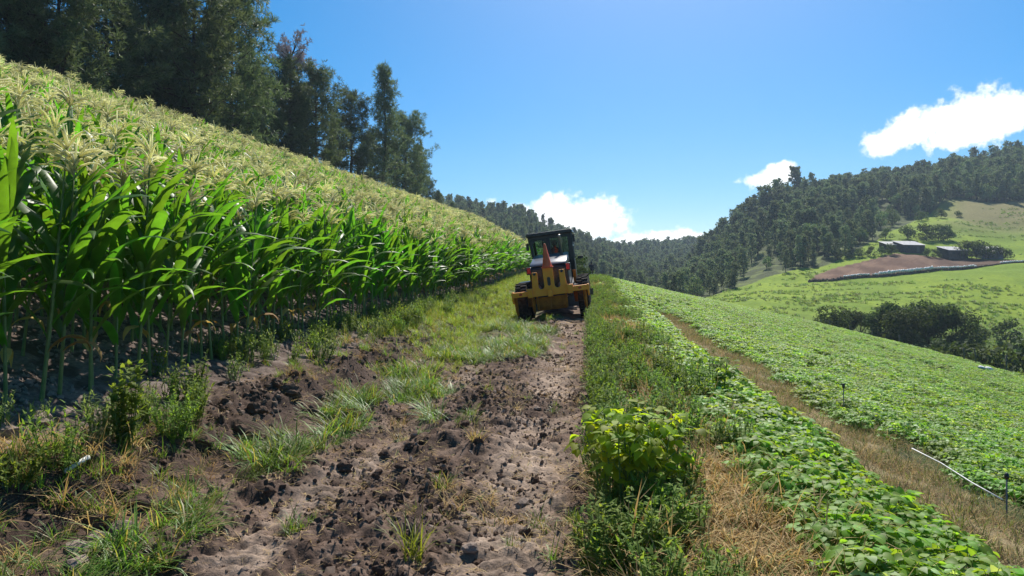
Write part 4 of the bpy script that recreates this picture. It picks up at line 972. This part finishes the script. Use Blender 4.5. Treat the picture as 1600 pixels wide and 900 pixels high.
gs, gt = 24.3, -1.14
gx, gy = to_xy(gs, gt); GR.location = (gx, gy, float(np.mean(H(*to_xy(np.array([gs + 1, gs + 2.6, gs + 1, gs + 2.6]), np.array([gt - 1.05, gt - 1.05, gt + 1.05, gt + 1.05]))))) + .02)
GR.rotation_euler = (R(2.6), R(-7.0), -TH - R(1.2))
bpy.context.view_layer.update()
GMX = GR.matrix_basis.copy()
# cone set over the middle pocket
q = MB(); q.box((0, 0, .02), (.38, .30, .04)); cn = empty('traffic_cone')
base = q.build('base', M['cone'], cn, False, .01)
q = MB(); q.lathe([(.165, .035), (.155, .06), (.035, .78), (.02, .80)], 20, 'z'); q.build('cone_body', M['cone'], cn, True)
cn.matrix_basis = GMX @ Matrix.Translation((0, -.005, 1.765)); tag(cn, 'orange traffic cone standing on the middle of the grader ripper', 'traffic cone')

# ------------------------------------------------------------------ people
def person(name, J, rad, mats_of, label, loc, M4=None):
    """J: joints, edges follow; one skin grown over the skeleton"""
    me = bpy.data.meshes.new(name); names = list(J); idx = {k: i for i, k in enumerate(names)}
    E = [('pelvis', 'waist'), ('waist', 'chest'), ('chest', 'neck'), ('neck', 'chin'), ('chin', 'head'), ('head', 'crown')]
    for s in 'lr':
        E += [('chest', 'sh_' + s), ('sh_' + s, 'el_' + s), ('el_' + s, 'wr_' + s), ('wr_' + s, 'hand_' + s), ('pelvis', 'hip_' + s), ('hip_' + s, 'kn_' + s), ('kn_' + s, 'an_' + s), ('an_' + s, 'toe_' + s)]
        for f in range(4): E.append(('hand_' + s, 'f%d_' % f + s))
    me.from_pydata([J[k] for k in names], [(idx[a], idx[b]) for a, b in E], [])
    o = bpy.data.objects.new(name, me); COL.objects.link(o)
    md = o.modifiers.new('skin', 'SKIN'); md.use_smooth_shade = True
    for k in names:
        v = me.skin_vertices[0].data[idx[k]]; v.radius = rad(k); v.use_root = k == 'pelvis'
    o.modifiers.new('sub', 'SUBSURF').levels = 1; o.modifiers[-1].render_levels = 1
    dg = bpy.context.evaluated_depsgraph_get(); m2 = bpy.data.meshes.new_from_object(o.evaluated_get(dg)); bpy.data.objects.remove(o)
    m2.name = name
    for mt in (M['shirt'], M['trousers'], M['skin']): m2.materials.append(mt)
    for p in m2.polygons:
        k = min(names, key=lambda n: (Vector(J[n]) - p.center).length_squared); p.material_index = mats_of(k); p.use_smooth = True
    t = empty(name, loc)
    if M4 is not None: t.matrix_basis = M4
    inst('body', m2, t); return tag(t, label, 'person')
def radf(k):
    b = k.split('_')[0]
    return {'pelvis': (.16, .12), 'waist': (.145, .105), 'chest': (.17, .12), 'neck': (.06, .06), 'chin': (.075, .08), 'head': (.088, .105), 'crown': (.06, .07), 'sh': (.075, .075), 'el': (.05, .05), 'wr': (.034, .03), 'hand': (.036, .02), 'hip': (.095, .1), 'kn': (.065, .065), 'an': (.045, .05), 'toe': (.045, .035)}.get(b, (.011, .011))
def stand(lean=0.0):
    J = {'pelvis': (0, 0, .95), 'waist': (0, 0, 1.10), 'chest': (0, .01, 1.32), 'neck': (0, 0, 1.47), 'chin': (0, .02, 1.54), 'head': (0, .01, 1.62), 'crown': (0, 0, 1.71)}
    for s, g in (('l', -1), ('r', 1)):
        J.update({'sh_' + s: (.19 * g, 0, 1.39), 'el_' + s: (.25 * g, -.02, 1.12), 'wr_' + s: (.26 * g, .06, .87), 'hand_' + s: (.26 * g, .08, .80), 'hip_' + s: (.10 * g, 0, .90), 'kn_' + s: (.11 * g, .03 + .06 * g, .50), 'an_' + s: (.11 * g, -.02 + .06 * g, .08), 'toe_' + s: (.12 * g, .14 + .06 * g, .03)})
        for f in range(4): J['f%d_' % f + s] = (.26 * g + .012 * (f - 1.5), .10, .72 + .008 * abs(f - 1.5))
    return J
mo = lambda k: 2 if k in ('neck', 'chin', 'head', 'crown') or k.split('_')[0] in ('hand', 'f0', 'f1', 'f2', 'f3') else 1 if k.split('_')[0] in ('pelvis', 'hip', 'kn', 'an', 'toe') else 0
def headgear(t, head, mat, nm='cap'):
    q = MB(); q.lathe([(.098, 0), (.10, .04), (.08, .09), (.03, .115), (.004, .118)], 14, 'z', head); q.box((head[0], head[1] + .11, head[2] + .01), (.15, .12, .015)); q.build(nm, mat, t, True)
    h = MB(); h.lathe([(.088, -.09), (.1, -.05), (.1, .005)], 12, 'z', (head[0], head[1] - .02, head[2])); h.build('hair', M['black'], t, True)
pp = at(924, 74); pr = person('person', stand(), radf, mo, 'person in dark clothes standing on the track beyond the grader', (pp.x, pp.y, pp.z)); pr.rotation_euler = (0, 0, 2.6)
headgear(pr, (0, .01, 1.655), M['shirt'])
J = stand()
J = {k: (v[0], v[1], v[2] - .95) for k, v in J.items()}
for s, g in (('l', -1), ('r', 1)):
    J.update({'el_' + s: (.27 * g, .12, .22), 'wr_' + s: (.2 * g, .40, .28), 'hand_' + s: (.19 * g, .47, .30), 'hip_' + s: (.11 * g, .05, -.03), 'kn_' + s: (.14 * g, .46, .02), 'an_' + s: (.14 * g, .56, -.38), 'toe_' + s: (.14 * g, .72, -.42)})
    for f in range(4): J['f%d_' % f + s] = (.17 * g + .008 * (f - 1.5), .54, .30 + .012 * (f - 1.5))
dr = person('person', J, radf, mo, 'driver in dark shirt and pale cap seated in the grader cab', (0, 0, 0), GMX @ Matrix.Translation((.12, 3.52, 1.93)))
headgear(dr, (0, .01, .70), M['cap'])

# ------------------------------------------------------------------ sheds, wall, posts, pipes
def shed(px_, Y, w, d, h, roofm, wallm, label, rz=0, slope=.5):
    b = at(px_, Y); t = empty('shed', b, rz)
    q = MB(); q.prism([(-d / 2, -.8), (d / 2, -.8), (d / 2, h + slope), (-d / 2, h)], -w / 2, w / 2, 'x'); q.build('wall', wallm, t)
    n = max(4, int(w / .9)); rf = MB()
    a = math.atan2(slope, d)
    rf.box((0, 0, h + slope / 2 + .09), (w + .5, d + .7, .06), (a, 0, 0)); ro = rf.build('roof', roofm, t)
    for i in range(n):
        q = MB(); q.box((-w / 2 + (i + .5) * w / n, 0, h + slope / 2 + .135), (.08, d + .68, .04), (a, 0, 0)); q.build('roof_rib', roofm, ro)
    q = MB(); q.box((w * .18, -d / 2 - .02, .55), (.9, .05, 1.7)); q.build('door', M['wood'], t)
    q = MB(); q.box((-w * .25, -d / 2 - .02, 1.2), (.8, .05, .6)); q.build('window', M['black'], t)
    return tag(t, label, 'shed')
shed(1546, 214, 5.6, 4.2, 1.7, M['tin'], M['block'], 'small grey block shed with pale tin roof at the right end of the plot', R(-10), 1.7)
shed(1488, 214, 6.4, 4.5, 2.0, M['tin'], M['tin_dark'], 'dark board shed with pale roof edge in the middle of the row', R(12), 1.2)
shed(1420, 218, 7.5, 4.2, 1.8, M['tin'], M['tin_dark'], 'long dark shed with sloping light roof beside the hedge', R(14), 1.3)
shed(1392, 219, 5.2, 3.6, 1.5, M['tin'], M['tin_dark'], 'low tin-roofed lean-to half hidden by the hedge bushes', R(14), 1.1)
# rubble wall with white sacks along the lower side of the ploughed plot
wl_ = empty('plot_wall', at(1440, 187.5)); wb = wl_.location.copy(); r = random.Random(5)
def blob(mb, c, s, r, sub=1):
    bm = bmesh.new(); bmesh.ops.create_icosphere(bm, subdivisions=sub, radius=1)
    ph = [r.uniform(0, 6) for _ in range(6)]
    vs_ = []
    for v in bm.verts:
        k = 1 + .22 * math.sin(v.co.x * 3.1 + ph[0]) * math.sin(v.co.y * 2.7 + ph[1]) + .16 * math.sin(v.co.z * 4.3 + ph[2] + v.co.x * 2) + r.uniform(-.13, .13)
        vs_.append((c[0] + v.co.x * s[0] * k, c[1] + v.co.y * s[1] * k, c[2] + v.co.z * s[2] * k))
    fs = [tuple(v.index for v in f.verts) for f in bm.faces]; bm.free(); mb.add(vs_, fs)
for pxx in np.arange(1264, 1600, 3.4):
    Yw = float(np.interp(pxx, BT_PX, BL_Y)); b = at(pxx, Yw) - wb
    q = MB(); blob(q, b + Vector((r.uniform(-.1, .1), -.4, .1)), (.5, .5, .62 if pxx < 1520 else .35), r); q.build('stone', M['clod'], wl_)
    if pxx > 1318 and pxx < 1525 and vnoise(np.array([pxx * .05]), np.array([0.]), 3)[0] > .22 or pxx > 1560:
        hh = .95 if 1370 < pxx < 1455 else .5
        q = MB(); blob(q, (0, 0, hh * .35), (.36 * r.uniform(.8, 1.15), .42, hh * .5 * r.uniform(.75, 1.15)), r); o = q.build('white_sack', M['sack'], wl_, True); o.location = b + Vector((r.uniform(-.08, .08), -.45, .6 if pxx < 1520 else .3))
tag(wl_, 'low dark rubble wall topped with white sacks below the ploughed plot', 'wall')
pe = [at(1567, 208), at(1600, 204)]
def post(px_, py_h, Y, label, w=.05, h=1.3, grp=None, mat='wood'):
    b = at(px_, Y); q = MB(); r_ = random.Random(px_); q.tube([(0, 0, -.3), (.02, .01, h * .5), (r_.uniform(-.08, .08), 0, h)], [w, w * .95, w * .8], 7); o = q.build('fence_post', M[mat], None, True); o.location = b; return tag(o, label, 'fence post', grp)
for i, pxx in enumerate([1232, 1256, 1296, 1328, 1362, 1405, 1506, 1524, 1572]):
    Yp = float(np.interp(pxx, EPX, EY)) * .985
    post(pxx, 0, Yp, 'weathered fence post %s' % ['left of the grove on the field edge', 'below the left of the feathery tree', 'in front of the wide feathery tree', 'between feathery and dark valley trees', 'before the gap in the grove', 'before the hanging dark tree', 'right of the grove, first of a close pair', 'right of the grove, second of a close pair', 'nearest the right frame edge'][i], .05, .95 + .2 * math.sin(i), 'fence posts along the lower field edge')
b = hit(1318, 650); q = MB(); q.tube([(0, 0, -.1), (0, 0, .40)], .007, 8); sp = empty('sprinkler_riser', b); q.build('riser_pipe', M['block'], sp, True)
q = MB(); q.lathe([(.012, .40), (.02, .41), (.02, .44), (.01, .46)], 10); q.tube([(-.03, 0, .45), (.03, 0, .455)], .008, 6); q.build('sprinkler_head', M['black'], sp, True); tag(sp, 'thin dark sprinkler riser standing in the bean field', 'sprinkler')
b = hit(1573, 815); q = MB(); q.tube([(0, 0, -.1), (0, 0, .34)], .006, 8); sp = empty('sprinkler_riser', b); q.build('riser_pipe', M['block'], sp, True)
q = MB(); q.lathe([(.012, .34), (.018, .35), (.018, .37), (.009, .39)], 10); q.build('sprinkler_head', M['black'], sp, True); tag(sp, 'short grey sprinkler riser at the end of the white pipe', 'sprinkler')
pa = [hit(1425, 715), hit(1470, 742), hit(1520, 772), hit(1566, 803)]
q = MB(); q.tube([p + Vector((0, 0, .10 + .02 * (i % 2))) for i, p in enumerate(pa)], .006, 8); tag(q.build('irrigation_pipe', M['white'], None, True), 'thin white irrigation pipe lying along the edge of the bean field', 'pipe')
p0, p1 = hit(100, 745), hit(139, 730); q = MB(); q.tube([p0 + Vector((0, 0, .03)), p1 + Vector((0, 0, .07))], [.014, .016], 8); tag(q.build('white_stick', M['white'], None, True), 'short white stick lying between weeds and dark clods', 'stick')
p = hit(1545, 583); q = MB(); r = random.Random(9)
blob(q, (0, 0, .2), (.26, .2, .16), r, 2); o = q.build('white_sack', M['white'], None, True); o.location = p; tag(o, 'white sack lying among the beans near the right fence post', 'sack')
q = MB(); blob(q, (0, 0, .18), (.2, .16, .12), r, 2); o = q.build('white_sack', M['white'], None, True); o.location = hit(1533, 580); tag(o, 'smaller white sack left of the other among the beans', 'sack')

# ------------------------------------------------------------------ grass, weeds, clods, stones
def blade(mb, base, a, L, w, e0, dr, r, mi=0, seg=3):
    p = Vector(base); pts = [p.copy()]; s = Vector((-math.sin(a), math.cos(a), 0))
    for i in range(1, seg + 1):
        e = e0 - dr * (i / seg) ** 1.3; p = p + Vector((math.cos(a) * math.cos(e), math.sin(a) * math.cos(e), math.sin(e))) * (L / seg); pts.append(p.copy())
    V = []; F_ = []
    for i, q in enumerate(pts[:-1]): ww = w * (1 - .25 * i / seg); V += [q - s * ww, q + s * ww]
    V.append(pts[-1])
    for i in range(seg - 1): F_.append((2 * i, 2 * i + 1, 2 * i + 3, 2 * i + 2))
    F_.append((2 * seg - 2, 2 * seg - 1, 2 * seg)); mb.add(V, F_, mi)
def make_tuft(seed, n, L, w, spread, e=(.9, 1.5), dr=(.3, 1.6), lean=None):
    r = random.Random(seed); mb = MB()
    for k in range(n):
        a = r.uniform(0, 6.28) if lean is None else r.gauss(lean, .6); rr = spread * math.sqrt(r.random()); b = r.uniform(0, 6.28)
        blade(mb, (rr * math.cos(b), rr * math.sin(b), -.02), a, L * r.uniform(.5, 1.15), w * r.uniform(.7, 1.3), r.uniform(*e), r.uniform(*dr), r)
    return mb
def make_weed(seed, h, spread, stems, nl, ll, lw, up=.6):
    r = random.Random(seed); st = MB(); lf = MB()
    for k in range(stems):
        a = r.uniform(0, 6.28); rr = spread * math.sqrt(r.random()); hh = h * r.uniform(.6, 1.1)
        b = Vector((rr * .4 * math.cos(a), rr * .4 * math.sin(a), -.03)); q = Vector((rr * math.cos(a), rr * math.sin(a), hh)); m_ = (b + q) / 2 + Vector((r.uniform(-.03, .03), r.uniform(-.03, .03), .02))
        st.tube([b, m_, q], [.004, .003, .0015], 3, cap=False)
        for j in range(nl):
            u = r.uniform(.12, 1); p = (b.lerp(m_, u * 2) if u < .5 else m_.lerp(q, u * 2 - 1)); blade(lf, p, r.uniform(0, 6.28), ll * r.uniform(.6, 1.2) * (1.2 - .5 * u), lw, r.uniform(up - .5, up + .5), r.uniform(0, .9), r, 0, 2)
    return st, lf
tg = {}
tg['green'] = [make_tuft(i, 26, .26, .0035, .07).mesh('tuft', M['grass']) for i in range(4)]
tg['lush'] = [make_tuft(20 + i, 34, .34, .004, .10, (1.0, 1.5), (.3, 1.5)).mesh('tuft', M['lush']) for i in range(4)]
tg['flow'] = [make_tuft(30 + i, 34, .36, .004, .10, (.6, 1.2), (.5, 1.4), lean=-2.2).mesh('tuft', M['grass']) for i in range(3)]
tg['straw'] = [make_tuft(40 + i, 34, .30, .0032, .10, (.5, 1.4), (.3, 1.9)).mesh('tuft', M['straw']) for i in range(4)]
tg['litter'] = [make_tuft(50 + i, 14, .14, .0028, .14, (-.1, .35), (0, .5)).mesh('tuft', M['straw']) for i in range(4)]
tg['dull'] = [make_tuft(55 + i, 22, .19, .003, .13, (.0, 1.25), (0, 1.2)).mesh('tuft', M['dull_straw']) for i in range(4)]
weeds = []
for i in range(4):
    st, lf = make_weed(60 + i, .34, .16, 14, 16, .07, .008); weeds.append(joined([(st, 0), (lf, 1)]).mesh('weed', [M['bean_stem'], M['weed']]))
for i in range(3):
    st, lf = make_weed(70 + i, .30, .16, 14, 14, .06, .005, .9); weeds.append(joined([(st, 0), (lf, 1)]).mesh('weed', [M['bean_stem'], M['weed_pale']]))
def sc(name, pts, protos, s0, s1, label, cat, tilt=.2):
    n = len(pts)
    if n == 0: return
    scatter(name, pts, rots(n, tilt), rng.uniform(s0, s1, n), rng.integers(0, len(protos), n), protos, label, cat); print(name, n)
N2 = lambda s, t, f, sd: fbm(s * f, t * f, sd, 4)
# lush grass of the verge between corn and track, further on
g1 = st_points(9, 60, -4.4, -2.2, 42, lambda s, t: sstep(9, 20, s) * sstep(.36, .5, N2(s, t, .9, 101)))
g2 = st_points(30, 66, -2.3, .1, 26, lambda s, t: sstep(28, 42, s) * .9)
g2b = st_points(12, 60, -4.55, -3.7, 40, lambda s, t: sstep(12, 20, s))
g2c = st_points(20, 60, .1, 1.5, 40, lambda s, t: sstep(20, 28, s) * .8)
sc('verge_grass', np.concatenate([g1, g2, g2b, g2c]), tg['lush'], .4, .95, 'lush green grass on the verge between corn and track', 'grass')
# flowing strip along the left wheel rut, and scattered tufts
g3 = st_points(3.2, 22, -3.05, -2.42, 95, lambda s, t: sstep(.44, .56, N2(s, t, .8, 103)) * (1 - .6 * sstep(.0, .35, np.abs(t + 2.75))) * np.where(s < 6, sstep(-2.85, -2.7, t) * .8, 1))
g4 = st_points(7, 24, -2.7, -.9, 80, lambda s, t: sstep(.45, .58, N2(s, t, .8, 104)) * .9 * sstep(6, 11, s))
sc('track_grass', np.concatenate([g3, g4]), tg['flow'] + tg['green'][:1], .6, 1.15, 'flowing green grass along the left wheel rut', 'grass')
g5 = st_points(3, 20, -3.0, -.1, 9, lambda s, t: sstep(.5, .62, N2(s, t, 1.1, 105)))
g6 = st_points(3, 22, -4.3, -2.9, 26, lambda s, t: sstep(.45, .62, N2(s, t, 1.0, 106)))
g6b = st_points(2.6, 5.2, -3.7, -2.7, 60, lambda s, t: sstep(.4, .55, N2(s, t, 1.3, 116)))
sc('sparse_grass', np.concatenate([g5, g6, g6b]), tg['green'] + tg['straw'][:2], .35, .9, 'sparse grass among clods on the track', 'grass')
# bank right of the track: weeds, dry grass
g7 = st_points(2.6, 48, .05, 1.55, 90, lambda s, t: np.clip(sstep(.38, .56, N2(s, t, .6, 107)) + .45 * (t > .55), 0, 1) * np.where(s < 9, .95, .65))
g7b = st_points(6.5, 30, .35, 1.3, 60, lambda s, t: sstep(.5, .62, N2(s, t, .35, 117)))
g7c = st_points(2.6, 5.4, -3.9, -2.75, 46, lambda s, t: sstep(.42, .58, N2(s, t, 1.0, 118)))
sc('dry_grass', np.concatenate([g7, g7b, g7c]), tg['straw'], .6, 1.3, 'tall dry straw-coloured grass on the bank', 'grass')
g8 = st_points(3, 60, .03, 1.6, 46, lambda s, t: np.clip(sstep(6, 12, s) * .6 + .1, 0, 1) * sstep(.36, .52, N2(s, t, .9, 108)))
g8b = st_points(5.2, 30, .02, .3, 60, lambda s, t: .9 + 0 * s)
g8c = st_points(3.0, 5.4, .02, .62, 50, lambda s, t: .75 + 0 * s)
sc('bank_weeds', np.concatenate([g8, g8b, g8c]), weeds[:4] + tg['green'][:2], .55, 1.15, 'low green weeds on the bank right of the track', 'weeds')
# dry footpath
g9 = st_points(2.5, 30, 2.0, 3.75, 240, lambda s, t: .25 + .75 * sstep(.42, .6, N2(s, t, 1.3, 109)))
sc('path_litter', g9, tg['dull'], .5, 1.0, 'dry grass litter on the footpath', 'dry grass', .3)
g10 = st_points(2.5, 34, 2.1, 3.6, 7, lambda s, t: np.where((t < 2.25) | (t > 3.4), 1, .35)); sc('path_grass', g10, tg['green'] + weeds[:1], .3, .7, 'green tufts along the footpath', 'grass')
g11 = st_points(2.6, 24, -3.9, -.02, 95, lambda s, t: .5 + .5 * sstep(.4, .6, N2(s, t, 1.5, 110)))
sc('track_litter', g11, tg['litter'], .35, .8, 'bits of straw and roots on the track', 'straw', .4)
# weeds at the foot of the corn
g12 = st_points(3.5, 30, -4.75, -3.7, 15, lambda s, t: sstep(.42, .58, N2(s, t, .9, 111)))
sc('corn_edge_weeds', g12, weeds, .6, 1.25, 'feathery weeds along the foot of the corn', 'weeds')
# pasture tufts that give the far slope its texture
n = 16000; Yp = rng.uniform(105, 300, n); pp_ = rng.uniform(1040, 1640, n); Xp = (pp_ - 800) / F * Yp; zf = zone_far(pp_, Yp)
kk = (zf == 0) & (Yp > np.interp(pp_, EPX, EY) + 25) & (rng.uniform(0, 1, n) < sstep(.5, .66, fbm(Xp * .05, Yp * .25, 113, 4)) + .5 * (Yp < 140) * (pp_ > 1480)); Xp, Yp = Xp[kk], Yp[kk]
big = [make_tuft(90 + i, 30, .55, .03, .35).mesh('tuft', M['grass']) for i in range(3)]
sc('pasture_tufts', np.stack([Xp, Yp, H(Xp, Yp)], -1), big, .5, 1.3, 'coarse grass tufts on the far pasture', 'grass')

def make_clod(seed, sub=2, flat=.75, rough=.16):
    r = random.Random(seed); bm = bmesh.new(); bmesh.ops.create_icosphere(bm, subdivisions=sub, radius=1)
    ph = [r.uniform(0, 6) for _ in range(9)]; sx, sy = r.uniform(.75, 1.3), r.uniform(.75, 1.2); V = []
    for v in bm.verts:
        c = v.co; k = 1 + .2 * math.sin(c.x * 2.3 + ph[0] + c.z) + .17 * math.sin(c.y * 3.7 + ph[1] - c.x * 2) + .14 * math.sin(c.z * 5.1 + ph[2] + c.y * 3) + r.uniform(-rough, rough)
        V.append((c.x * k * sx, c.y * k * sy, c.z * k * flat))
    mb = MB(); mb.add(V, [tuple(v.index for v in f.verts) for f in bm.faces]); bm.free(); return mb
clods = [make_clod(200 + i, 3, .7, .13).mesh('clod', M['clod'], False) for i in range(8)]
crumbs = [make_clod(220 + i, 1, .8, .22).mesh('clod', M['clod'], False) for i in range(6)]
dry_crumbs = [make_clod(230 + i, 1, .75, .22).mesh('clod', M['clod_dry'], False) for i in range(6)]
stones = [make_clod(240 + i, 1, .6, .14).mesh('stone', M['stone'], False) for i in range(6)]
CL = [(600, 715, .13), (640, 700, .10), (700, 655, .12), (725, 665, .10), (665, 690, .11), (745, 690, .09), (450, 615, .17), (480, 640, .15), (430, 600, .12), (500, 620, .10), (215, 790, .16), (180, 770, .12), (250, 845, .15), (225, 855, .13), (380, 680, .18), (350, 700, .15), (410, 690, .12), (320, 690, .12), (640, 530, .14), (650, 580, .14), (615, 565, .10), (770, 495, .16), (755, 500, .14), (740, 520, .12), (705, 560, .12), (780, 540, .10), (800, 560, .12), (870, 555, .06), (730, 860, .045), (745, 880, .05), (535, 735, .10), (590, 740, .08), (420, 770, .08), (690, 720, .08), (560, 700, .09), (720, 640, .10), (460, 585, .12), (400, 640, .14), (150, 820, .10), (280, 870, .09)]
for i, (pxx, pyy, s) in enumerate(CL):
    b = hit(pxx, pyy); o = inst('soil_clod', clods[i % 8], None, b + Vector((0, 0, s * .0)), (rng.uniform(-.3, .3), rng.uniform(-.3, .3), rng.uniform(0, 6.28)), s * .62)
    wz = 'beside the left wheel of the grader' if pyy < 570 and pxx > 600 else 'in the heap at the foot of the corn' if pxx < 520 and pyy < 730 else 'near the white stick at the lower left' if pxx < 300 else 'on the middle of the track' if pxx > 660 else 'beside the left wheel rut'
    tag(o, 'large dark clod of moist earth ' + wz, 'clod', 'large clods ' + wz)
c1 = st_points(2.6, 30, -4.0, -2.95, 420, lambda s, t: np.exp(-((t + 3.4) / .38) ** 2) * sstep(.42, .6, N2(s, t, .8, 121)))
c2 = st_points(2.6, 22, -2.5, -.05, 420, lambda s, t: (np.exp(-((t + 1.25) / .5) ** 2) + .25) * sstep(.36, .58, N2(s, t, .9, 122)))
c3 = st_points(2.6, 15, -2.9, 0.02, 900, lambda s, t: .3 + .7 * sstep(.45, .6, N2(s, t, 1.2, 123)))
c4 = st_points(16, 27, -3.4, -1.9, 30, lambda s, t: sstep(.5, .62, N2(s, t, .7, 124)))
def sz(n, a, b, p=3.): return a + (b - a) * rng.uniform(0, 1, n) ** p
def scs(name, pts, protos, a, b, label, cat, p=3.):
    n = len(pts); z_ = sz(n, a, b, p); pts = pts - np.stack([0 * z_, 0 * z_, .12 * z_], -1); scatter(name, pts, rots(n, 3.1), z_, rng.integers(0, len(protos), n), protos, label, cat); print(name, n)
scs('loose_soil', np.concatenate([c1, c2, c4]), crumbs + clods[:3] + dry_crumbs, .006, .044, 'loose dark crumbs of turned earth along the track', 'soil')
scs('soil_crumbs', c3, dry_crumbs, .004, .024, 'small soil crumbs on the track', 'soil')
c5 = st_points(3.4, 20, -7.5, -3.7, 300, lambda s, t: sstep(.36, .55, N2(s, t, .9, 125)))
c6 = st_points(2.6, 18, -2.6, 0, 22, lambda s, t: .6 + 0 * s)
scs('gravel', np.concatenate([c5, c6]), stones, .008, .042, 'pinkish stones and gravel under the corn', 'gravel', 2.)
ST = [(55, 660, .10), (20, 680, .12), (150, 845, .07), (130, 860, .08), (120, 885, .07), (640, 640, .05), (735, 860, .05), (820, 790, .06), (840, 640, .045), (470, 560, .07), (520, 560, .06), (60, 700, .09), (195, 830, .07), (420, 560, .08)]
for i, (pxx, pyy, s) in enumerate(ST):
    b = hit(pxx, pyy); o = inst('stone', make_clod(260 + i, 2, .6, .06).mesh('stone', M['stone'], False), None, b + Vector((0, 0, s * .15)), (0, 0, i * 1.3), s); tag(o, ['pale pinkish stone lying at the foot of the corn', 'pale stone among dark clods beside the track'][pyy > 720 or pxx > 560], 'stone', 'pale stones beside the track')
# weeds that stand out singly
WD = [(95, 735, .42, .26, 0, 'bright feathery weed clump behind the white stick', 20), (195, 700, .62, .16, 1, 'tall leafy weed at the foot of the corn left of the round weed', 16), (270, 690, .42, .24, 2, 'round bright green weed clump at the foot of the corn', 30), (160, 690, .34, .18, 3, 'grey-green weed clump between the feathery and the tall weed', 18), (300, 660, .32, .2, 4, 'yellow-green weed at the right of the round clump', 18), (20, 760, .22, .18, 5, 'low weed at the left frame edge', 14)]
for pxx, pyy, h, sp_, i, lab, ns in WD:
    b = hit(pxx, pyy); t = empty('weed_plant', b); big_ = i == 1
    st, lf = make_weed(400 + i, h, sp_, ns, 26 if not big_ else 22, .075 if not big_ else .11, .0065 if not big_ else .016, .7); st.build('stem', M['bean_stem'], t, True); tag(lf.build('leaves', M['weed'] if i != 3 else M['weed_pale'], t, True), kind='stuff'); tag(t, lab, 'weed')
TF = [(645, 870, .32, 'lush', 'pale upright grass tuft in the middle of the track near the camera'), (745, 690, .22, 'straw', 'thin pale grass tuft on the centre of the track'), (255, 885, .28, 'flow', 'arching green grass tuft at the bottom left of the track'), (690, 760, .16, 'green', 'small green grass tuft in the track centre')]
for i, (pxx, pyy, L_, kd, lab) in enumerate(TF):
    b = hit(pxx, pyy); o = inst('grass_tuft', make_tuft(450 + i, 46, L_ * 1.1, .0036, .06, (1.0, 1.5), (.2, 1.2)).mesh('blades', M[{'lush': 'lush', 'straw': 'straw', 'flow': 'grass', 'green': 'grass'}[kd]]), None, b); tag(o, lab, 'grass tuft')
# coarse grass around the bean bush
b = hit(985, 880); o = inst('grass_tuft', make_tuft(470, 60, .55, .006, .16, (.7, 1.5), (.3, 1.5)).mesh('blades', [M['straw']]), None, b); tag(o, 'coarse half-dry grass clump at the foot of the bean bush', 'grass tuft')

# ------------------------------------------------------------------ haze of the valley air
q = MB(); q.box((280, 420, 40), (5200, 980, 240)); hz = q.build('haze', [])
hm = bpy.data.materials.new('haze'); hm.use_nodes = True; hm.node_tree.nodes.clear()
pv = hm.node_tree.nodes.new('ShaderNodeVolumePrincipled'); ho = hm.node_tree.nodes.new('ShaderNodeOutputMaterial'); hm.node_tree.links.new(pv.outputs[0], ho.inputs['Volume'])
pv.inputs['Color'].default_value = (.66, .82, 1, 1); pv.inputs['Density'].default_value = .00026; pv.inputs['Anisotropy'].default_value = .2
hz.data.materials.append(hm); tag(hz, kind='stuff')
print('all done')
